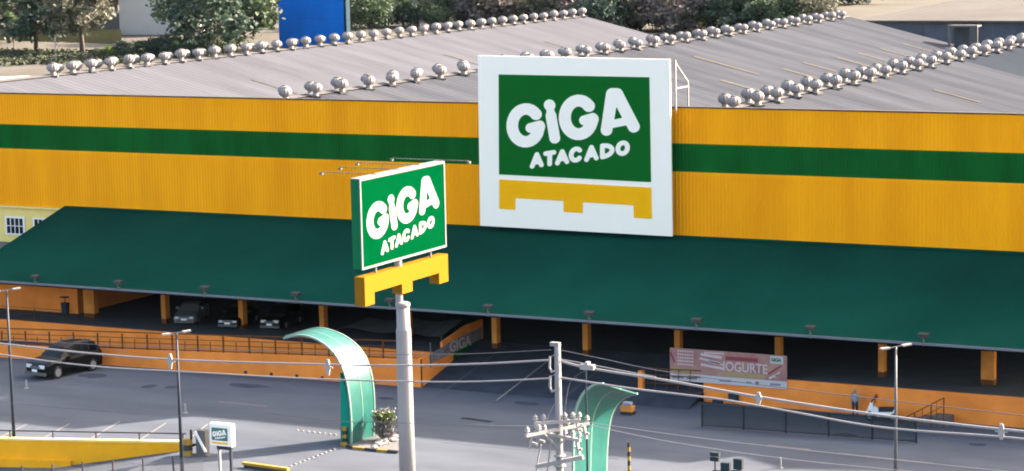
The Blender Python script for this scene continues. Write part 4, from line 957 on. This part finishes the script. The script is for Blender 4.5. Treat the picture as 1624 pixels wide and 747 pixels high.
hm = thing('helmet', 'small red helmet perched above the motorcycle handlebars', 'helmet', tuple(ony(1390, 628, 138.0)))
link('shell', MB().lathe([(.08, -.13), (.13, -.06), (.14, .02), (.10, .1), (.02, .14)], k=14).mesh('shell', 'red', True), hm)
link('visor', MB().box(-.06, .06, -.15, -.11, -.05, .03).mesh('visor', 'black'), hm)

# person beside the orange wall
pw = ony(1356, 655, 138.6)
pe = thing('person', 'person in grey top, cap and dark trousers standing by the orange wall', 'person', (pw[0], pw[1], 0), math.radians(10))
def skin(name, verts, edges, radii, m, parent, root=0, lv=2):
    me = bpy.data.meshes.new(name); me.from_pydata(verts, edges, []); me.materials.append(M[m])
    o = link(name, me, parent); sk = o.modifiers.new('skin', 'SKIN'); sk.use_smooth_shade = True
    for i, r_ in enumerate(radii): me.skin_vertices[0].data[i].radius = (r_, r_) if not isinstance(r_, tuple) else r_
    me.skin_vertices[0].data[root].use_root = True
    s2 = o.modifiers.new('sub', 'SUBSURF'); s2.levels = lv; s2.render_levels = lv; return o
V_ = [(0, 0, .95), (0, .01, 1.15), (0, .0, 1.38), (0, -.01, 1.5), (0, -.02, 1.58), (0, -.03, 1.68),
      (-.10, 0, .88), (-.11, -.02, .50), (-.12, .03, .09), (-.12, -.12, .04),
      (.10, 0, .88), (.12, .05, .50), (.13, .12, .09), (.13, -.03, .04),
      (-.19, 0, 1.40), (-.24, .03, 1.14), (-.20, -.14, .95), (.19, 0, 1.40), (.25, .04, 1.13), (.24, -.08, .90)]
E_ = [(0, 1), (1, 2), (2, 3), (3, 4), (4, 5), (0, 6), (6, 7), (7, 8), (8, 9), (0, 10), (10, 11), (11, 12), (12, 13), (2, 14), (14, 15), (15, 16), (2, 17), (17, 18), (18, 19)]
Rr = [(.14, .11), (.13, .10), (.15, .11), .055, .07, .08, .085, .058, .042, .04, .085, .058, .042, .04, .06, .045, .034, .06, .045, .034]
skin('body', V_, E_, Rr, 'skin', pe)
link('shirt', MB().lathe([(.165, .93), (.16, 1.1), (.19, 1.35), (.17, 1.46), (.075, 1.52)], k=16).mesh('shirt', 'cloth_grey', True), pe).scale = (1, .72, 1)
for s_, a, b, c_ in ((-1, V_[14], V_[15], V_[16]), (1, V_[17], V_[18], V_[19])):
    link('sleeve', MB().tube([(s_*.12, 0, 1.43), a, b, tuple((Vector(b)+Vector(c_))/2)], [.075, .072, .058, .05], 10).mesh('sleeve', 'cloth_grey', True), pe)
    hnd = MB(); w_ = Vector(c_); hnd.tube([w_, w_+Vector((0, -.03, -.08))], [.026, .036], 8)
    for k in range(4): b_ = w_+Vector((-.027+.018*k, -.03, -.08)); hnd.tube([b_, b_+Vector((0, -.01, -.035)), b_+Vector((0, -.03, -.062-.006*(k in (1, 2))))], [.009, .0085, .007], 6)
    hnd.tube([w_+Vector((-s_*.028, -.02, -.03)), w_+Vector((-s_*.05, -.04, -.06)), w_+Vector((-s_*.045, -.05, -.085))], [.010, .009, .008], 6)
    link('hand', hnd.mesh('hand', 'skin', True), pe)
for a, b, c_ in ((V_[6], V_[7], V_[8]), (V_[10], V_[11], V_[12])):
    link('trouser_leg', MB().tube([(a[0]*.8, a[1], .98), a, b, (c_[0], c_[1], .10)], [.105, .105, .078, .066], 12).mesh('trouser_leg', 'cloth_navy', True), pe)
    link('shoe', MB().tube([(c_[0], c_[1]+.06, .045), (c_[0], c_[1]-.08, .045), (c_[0], c_[1]-.2, .035)], [.045, .05, .035], 8).mesh('shoe', 'black', True), pe)
hd_ = MB(); prof = [(.02, 1.545), (.062, 1.56), (.078, 1.60), (.085, 1.66), (.088, 1.71), (.075, 1.76), (.04, 1.79), (.01, 1.795)]
hd_.lathe(prof, (0, -.03, 0), 16)
link('head', hd_.mesh('head', 'skin', True), pe)
link('nose', MB().prism([(-.12, 1.64), (-.145, 1.645), (-.12, 1.69)], lambda u, v: (-.012, u, v), (.024, 0, 0)).mesh('nose', 'skin'), pe)
for s_ in (-1, 1):
    link('eye', MB().box(s_*.032-.012, s_*.032+.012, -.118, -.108, 1.678, 1.69).mesh('eye', 'black'), pe); link('ear', MB().box(s_*.088-.008, s_*.088+.008, -.045, -.01, 1.63, 1.69).mesh('ear', 'skin'), pe)
link('mouth', MB().box(-.022, .022, -.108, -.102, 1.60, 1.607).mesh('mouth', 'red'), pe)
link('hair', MB().lathe([(.090, 1.62), (.096, 1.68), (.095, 1.72)], (0, -.012, 0), 14).mesh('hair', 'hair', True), pe)
link('cap', MB().lathe([(.098, 1.71), (.099, 1.75), (.08, 1.80), (.03, 1.825)], (0, -.03, 0), 14).prism([(-.07, -.1), (.07, -.1), (.05, -.2), (-.05, -.2)], lambda u, v: (u, v-.0, 1.715), (0, 0, .015)).mesh('cap', 'lampwhite', True), pe)
bp = thing('backpack', 'dark backpack worn by the person at the orange wall', 'bag', (pw[0]-.12, pw[1]+.16, 1.0), math.radians(10))
link('bag', MB().box(-.15, .15, -.0, .16, .0, .46).mesh('bag', 'black'), bp); link('pocket', MB().box(-.11, .11, .16, .2, .04, .24).mesh('pocket', 'cloth_navy'), bp)
# clutter at the left under the canopy
bw = onz(104, 497, SZ)
tb = thing('tall_bin', 'dark bin with a flat lid under the canopy beside the first orange column', 'bin', (bw[0], bw[1], SZ))
part('body', MB().prism([(-.22, 0), (.22, 0), (.28, .85), (-.28, .85)], lambda u, v: (bw[0]+u, bw[1]-.2, SZ+v), (0, .4, 0)), 'cloth_navy', tb)
part('post', MB().bar((bw[0], bw[1], SZ+.85), (bw[0], bw[1], SZ+1.25), .05), 'black', tb); part('lid', MB().box(bw[0]-.3, bw[0]+.3, bw[1]-.3, bw[1]+.3, SZ+1.25, SZ+1.33), 'black', tb)
for px, py, lb in ((1163, 631, 'dark grey box hanging on the orange wall under the banner'), (1138, 637, 'low dark box at the foot of the orange wall left of the hanging box')):
    c_ = ony(px, py, 139.1); hh = .28 if px == 1163 else .14
    o = thing('utility_box', lb, 'box', tuple(c_)); link('case', MB().box(-.32, .32, -.1, .16, -hh, hh).mesh('case', 'meshwire'), o); link('door', MB().box(-.27, .27, -.115, -.1, -hh+.05, hh-.05).mesh('door', 'darksteel'), o)

# ------------------------------------------------------------------ trees
def crown_mesh(name, mname, R=4.0, n_cl=46, per=46, leaf=.32, flat=.75, seed=1, hollow=.35):
    rnd = random.Random(seed); mb = MB()
    for c_ in range(n_cl):
        while True:
            p = Vector((rnd.uniform(-1, 1), rnd.uniform(-1, 1), rnd.uniform(-1, 1)))
            if hollow < p.length < 1: break
        p = Vector((p.x*R, p.y*R, p.z*R*flat)); cr_ = rnd.uniform(.5, 1.25)*R/4
        for k in range(per):
            q = p+Vector((rnd.gauss(0, .5), rnd.gauss(0, .5), rnd.gauss(0, .38)))*cr_; s_ = leaf*rnd.uniform(.6, 1.3)
            u = Vector((rnd.gauss(0, 1), rnd.gauss(0, 1), rnd.gauss(0, .6))).normalized(); v = u.cross(Vector((rnd.gauss(0, 1), rnd.gauss(0, 1), rnd.gauss(0, 1)))).normalized()
            mb.quad(q-u*s_-v*s_*.45, q+u*s_-v*s_*.45, q+u*s_*.7+v*s_*.5, q-u*s_*.7+v*s_*.5)
    return mb.mesh(name, mname)
def trunk_mesh(h, R, seed, m='bark'):
    rnd = random.Random(seed); mb = MB(); mb.tube([(0, 0, -.6), (.05, 0, h*.5), (.1, .05, h)], [.34, .25, .2], 8)
    for k in range(7):
        a = k*.9+rnd.uniform(-.2, .2); l = R*rnd.uniform(.6, .9)
        mb.tube([(.1, .05, h-.1), (math.cos(a)*l*.45, math.sin(a)*l*.45, h+R*.3), (math.cos(a)*l, math.sin(a)*l, h+R*rnd.uniform(.5, .9))], [.15, .09, .03], 5)
    return mb.mesh('trunk', m, True)
LM = ['leafA', 'leafB', 'leafC', 'leafD']
CR = {(m, k): crown_mesh('crown', m, 4.0, 54, 64, .24, .8, seed=17*k+len(m)+LM.index(m)*5) for m in LM for k in range(3)}
TRK = [trunk_mesh(3.0, 4.0, s_) for s_ in (1, 2, 3)]
def tree(x, y, R, m, label, group=None, hfac=1.0, name='tree', z=None, cat='tree', low=False):
    k = random.randrange(3); z = zt(x, y) if z is None else z
    root = thing(name, label, cat, (x, y, z), random.uniform(0, 6.28), group); s_ = R/4.0
    t_ = link('trunk', TRK[k], root); t_.scale = (s_*hfac, s_*hfac, s_*hfac)
    c_ = link('crown', CR[(m, k)], root); c_.location = (0, 0, (3.0*hfac+2.6)*s_ if not low else 2.4*s_); c_.scale = (s_, s_, s_*random.uniform(.9, 1.1))
    return root
def attree(px, py, R, m, label, **kw):
    R *= 1.15 if R > 4 else 1
    w = onz(px, py, 14.6); return tree(w[0], w[1], R, m, label, **kw)
attree(57, 79, 5.2, 'leafC', 'broad dark tree with a short trunk at upper left', hfac=.75)
attree(131, 80, 4.6, 'leafB', 'greyish green tree with a slender trunk at upper left', hfac=1.0)
attree(15, 66, 5.5, 'leafA', 'dark tree at the upper left corner', hfac=.8)
attree(110, 52, 5.0, 'leafC', 'dark tree behind the two trunked trees at upper left', hfac=.8)
attree(185, 40, 4.5, 'leafB', 'grey green tree leaning over the white wall at upper left', hfac=.95)
attree(90, 40, 5.0, 'leafB', 'pale green tree farthest back at upper left', hfac=.9)
attree(330, 82, 5.2, 'leafC', 'large dark tree right of the white building', hfac=.5)
attree(375, 72, 4.8, 'leafA', 'large dark green tree just left of the blue tower', hfac=.5)
attree(300, 60, 4.8, 'leafA', 'dark tree behind the hedge beside the white building', hfac=.6)
attree(402, 52, 4.3, 'leafC', 'dark tree touching the left edge of the blue tower', hfac=.5)
attree(355, 40, 5.5, 'leafB', 'grey green tree behind the dark trees left of blue tower', hfac=.8)
for px, py, R, m in ((195, 84, 1.5, 'leafC'), (222, 84, 1.7, 'leafA'), (245, 83, 1.9, 'leafC'), (268, 82, 2.1, 'leafC'), (290, 84, 2.3, 'leafA'), (315, 84, 2.2, 'leafC'), (345, 80, 2.2, 'leafA')):
    attree(px, py, R, m, 'dark rounded shrub, %s from the left behind the far left roof ridge' % ordinal([195, 222, 245, 268, 290, 315, 345].index(px)+1), name='shrub', cat='shrub', low=True)
o = attree(173, 84, 1.1, 'leafB', 'bright yellow green bush at upper left', name='bush', cat='bush', low=True)
for ch in o.children:
    if ch.name.startswith('crown'): ch.data = crown_mesh('crown', 'leafE', 4.0, 30, 40, .4, .8, seed=5)
attree(158, 84, 1.0, 'leafA', 'small olive bush left of the yellow green bush', name='bush', cat='bush', low=True)
attree(142, 90, .7, 'leafD', 'tiny dark bush near the slender trunk', name='bush', cat='bush', low=True)
for px, py, lb in ((22, 82, 'bare thin sapling at far upper left'), (88, 98, 'bare pale sapling between the two trunked trees')):
    w = onz(px, py, 14.2); root = thing('sapling', lb, 'sapling', (w[0], w[1], zt(w[0], w[1])))
    mb = MB(); mb.tube([(0, 0, -.3), (.1, 0, 1.5), (0, .1, 3.4)], [.12, .08, .03], 6); link('trunk', mb.mesh('trunk', 'concrete'), root)
    mb = MB(); rnd = random.Random(px)
    for k in range(14): a = rnd.uniform(0, 6.28); h = rnd.uniform(1.3, 3.2); mb.tube([(0, 0, h), (math.cos(a)*.8, math.sin(a)*.8, h+.9)], [.04, .01], 4)
    link('twigs', mb.mesh('twigs', 'concrete'), root)
wood = [('leafD', 'leafA', 'leafC', 'leafB')]
rnd = random.Random(11)
for px in range(552, 1380, 21):
    for row, (py, R) in enumerate(((44, 4.4), (20, 5.2), (-8, 5.6))):
        x_ = px+rnd.uniform(-9, 9)
        base = 58-(px-552)*.012 if px < 930 else 60
        if px > 1290 and row == 0: continue
        if 925 < px < 1010 and row > 0: continue
        if px > 1300: py += -14
        m = rnd.choice(['leafA', 'leafC', 'leafB', 'leafA']) if px < 760 else (rnd.choice(['leafD', 'leafD', 'leafB', 'leafC']) if px < 1130 else rnd.choice(['leafC', 'leafC', 'leafA', 'leafB']))
        if 640 < px < 700 and row == 0: R *= .6
        if row == 0 and px < 940: py = 38-(px-552)*.02
        w = onz(x_, py+rnd.uniform(-4, 4), 14.6)
        if w[1] < 296: w = w*(297/w[1])
        nm = {'leafA': 'dark green', 'leafC': 'bluish green', 'leafB': 'grey green', 'leafD': 'brownish'}[m]
        zone = 'right of the blue tower' if px < 760 else ('behind the middle roof' if px < 1130 else 'at upper right')
        rown = ('front', 'middle', 'back')[row]; TCOUNT[rown+zone] = TCOUNT.get(rown+zone, 0)+1
        tree(w[0], w[1], R*rnd.uniform(.85, 1.1), m, '%s tree, %s in %s row of wood %s' % (nm, ordinal(TCOUNT[rown+zone]), rown, zone), group='%s trees in the wood %s' % (nm, zone), hfac=rnd.uniform(.15, .4))
# understorey scrub behind the halls, one mass nobody could count
mb = MB(); rnd = random.Random(3)
for i in range(9000):
    x_ = rnd.uniform(-150, -45); y_ = rnd.uniform(292, 305); z_ = zt(x_, y_)+abs(rnd.gauss(0, 1.1))
    if x_ > -112: x_ = rnd.uniform(-132, -60)
    u = Vector((rnd.gauss(0, 1), rnd.gauss(0, 1), rnd.gauss(0, 1))).normalized(); v = u.cross(Vector((rnd.gauss(0, 1), rnd.gauss(0, 1), rnd.gauss(0, 1)))).normalized(); c_ = Vector((x_, y_, z_)); s_ = rnd.uniform(.2, .45)
    mb.quad(c_-u*s_-v*s_*.4, c_+u*s_-v*s_*.4, c_+u*s_+v*s_*.4, c_-u*s_+v*s_*.4)
o = link('undergrowth', mb.mesh('undergrowth', 'leafD')); tag(o, 'brown and green undergrowth at the back of the halls', 'undergrowth', kind='stuff')
mb = MB()
for i in range(2500):
    w = onz(rnd.uniform(-5, 190), rnd.choice([rnd.gauss(53, 2.5), rnd.uniform(45, 62)]), 14.7); c_ = Vector((w[0], w[1], zt(w[0], w[1])+rnd.uniform(0, .5))); s_ = rnd.uniform(.2, .5)
    mb.quad(c_-Vector((s_, 0, s_)), c_+Vector((s_, 0, -s_)), c_+Vector((s_*.6, .1, s_)), c_-Vector((s_*.6, -.1, -s_)))
o = link('dry_grass', mb.mesh('dry_grass', 'grass')); tag(o, 'yellow dry grass along the pale fence at upper left', 'grass', kind='stuff')

mb = MB(); rnd = random.Random(9)
for i in range(9000):
    w = onz(rnd.uniform(-30, 210), rnd.uniform(80, 97)+rnd.uniform(0, 4), 14.2); c_ = Vector((w[0]+rnd.uniform(-2, 2), w[1]+rnd.uniform(-2, 2), zt(w[0], w[1])+rnd.uniform(.0, .35))); s_ = rnd.uniform(.15, .4)
    u = Vector((rnd.gauss(0, 1), rnd.gauss(0, 1), rnd.gauss(0, .4))).normalized(); v = u.cross(Vector((rnd.gauss(0, 1), rnd.gauss(0, 1), rnd.gauss(0, 1)))).normalized()
    mb.quad(c_-u*s_-v*s_*.5, c_+u*s_-v*s_*.5, c_+u*s_+v*s_*.5, c_-u*s_+v*s_*.5)
o = link('shade_tufts', mb.mesh('shade_tufts', 'oliveshade')); tag(o, 'dark olive tufts painting the shade below the trees at upper left', 'painted shade', kind='stuff')  # scattered quads stand in for the tree shade on the ground
# ------------------------------------------------------------------ background buildings
def bp_(px, py, z=14.6): return onz(px, py, z)
a, b = bp_(190, 50), bp_(290, 49)
wb = thing('white_building', 'white walled building behind the trees at upper left', 'building', tuple(a))
d_ = np.array([b[0]-a[0], b[1]-a[1], 0]); d_ /= np.linalg.norm(d_); nn = np.array([-d_[1], d_[0], 0])
def boxw(mb, p, dl, dn, z0, z1):
    q = [p, p+dl, p+dl+dn, p+dn]; n = len(mb.v); mb.v += [(v[0], v[1], z) for z in (z0, z1) for v in q]
    mb.f += [tuple(n+i for i in f_) for f_ in ((3,2,1,0),(4,5,6,7),(0,1,5,4),(1,2,6,5),(2,3,7,6),(3,0,4,7))]; return mb
part('wall', boxw(MB(), a, d_*13.5, nn*12, 14, 20.5), 'whitewall', wb)
part('side_wall', boxw(MB(), a-d_*4.2+nn*.3, d_*4.15, nn*11, 14, 17.4), 'concrete', wb)
part('roof', boxw(MB(), a-d_*.3-nn*.3, d_*14.1, nn*12.6, 20.52, 20.9), 'ridge', wb)
pf = thing('pale_fence', 'pale upright board fence behind the dark tree at upper left', 'fence', tuple(bp_(30, 60)))
a, b = bp_(-30, 60), bp_(125, 57)
for i in range(26):
    p = a+(b-a)*i/25; part('board', MB().box(p[0]-.28, p[0]+.28, p[1]-.05, p[1]+.05, zt(p[0], p[1])-.3, zt(p[0], p[1])+2.2+.1*(i % 3)), 'concrete', pf)
a = bp_(443, 66); b = bp_(547, 66)
bt = thing('blue_tower', 'tall plain blue steel tank tower rising behind the far left roof ridge', 'tower', tuple(a))
d_ = np.array([b[0]-a[0], b[1]-a[1], 0]); L_ = np.linalg.norm(d_); d_ /= L_; nn = np.array([-d_[1], d_[0], 0])
for k in range(6): 
    part('steel_panel', boxw(MB(), a+d_*.0, d_*L_, nn*1.2, 13.5+k*2.2, 13.5+k*2.2+2.18), 'blue', bt)
part('corner_post', boxw(MB(), a+d_*(L_+.02)-nn*.1, d_*.35, nn*1.3, 13, 27), 'bluedark', bt)
# next hall at the upper right
a = ony(1360, 30, 300.0); 
nh = thing('far_warehouse', 'pale roofed hall with a dark front wall at the upper right', 'building', (-90, 300, 0))
zt_ = ony(1500, 33, 300)[2]
xs0, xs1 = ony(1352, 30, 300)[0], -40
part('wall', MB().box(xs0+2, xs1, 300, 300.3, 0, zt_-.15), 'farwall', nh)
mb = MB(); x = xs0+3
while x < xs1: mb.box(x, x+.35, 299.93, 299.998, 6, zt_-.3); x += 1.6
part('wall_ribs', mb, 'farwall', nh)
mb = MB(); y = 299.2
za, zb_ = zt_, ony(1500, -12, 345)[2]
n = 60
for i in range(n):
    x0 = xs0+(xs1-xs0)*i/n; x1 = xs0+(xs1-xs0)*(i+1)/n
    sl_ = .0
    mb.quad((x0, 299.2, za+.05*(i % 2)), (x1, 299.2, za+.05*(i % 2)), (x1+6, 350, zb_+.05*(i % 2)), (x0+6, 350, zb_+.05*(i % 2)))
part('roof', mb, 'farroof', nh)
part('eave_trim', MB().box(xs0, xs1, 299.05, 299.2, za-.1, za+.08), 'farroof', nh)
hu = thing('roof_frame', 'white open box frame standing on the roof valley at upper right', 'roof frame', (-86, 287, 14))
c0 = ony(1503, 75, 286.5); c1 = ony(1550, 75, 286.5); ct = ony(1525, 43, 286.5)[2]; cb = c0[2]-1.2
mb = MB()
part('post', MB().box(c0[0], c0[0]+.3, 286.5, 286.8, cb, ct), 'concrete', hu); part('post', MB().box(c1[0]-1.0, c1[0], 286.5, 286.8, cb, ct), 'ridge', hu)
part('lintel', MB().box(c0[0], c1[0], 286.45, 286.85, ct, ct+.25), 'concrete', hu); part('back_panel', MB().box(c0[0]+.3, c1[0]-1.0, 288.2, 288.3, cb, ct), 'slab', hu)
part('top', MB().box(c0[0], c1[0], 286.86, 288.3, ct+.02, ct+.2), 'concrete', hu)

# ------------------------------------------------------------------ thin haze
hz = MB().box(-700, 320, -30, 1000, -6, 33.5)
hm_ = bpy.data.materials.new('haze'); hm_.use_nodes = True; HN, HL = hm_.node_tree.nodes, hm_.node_tree.links
HN.remove(HN['Principled BSDF']); pv = HN.new('ShaderNodeVolumePrincipled'); pv.inputs['Color'].default_value = (.62, .82, 1, 1); pv.inputs['Density'].default_value = HAZE
HL.new(pv.outputs[0], HN['Material Output'].inputs['Volume'])
tag(link('haze', hz.mesh('haze', hm_)), kind='stuff')
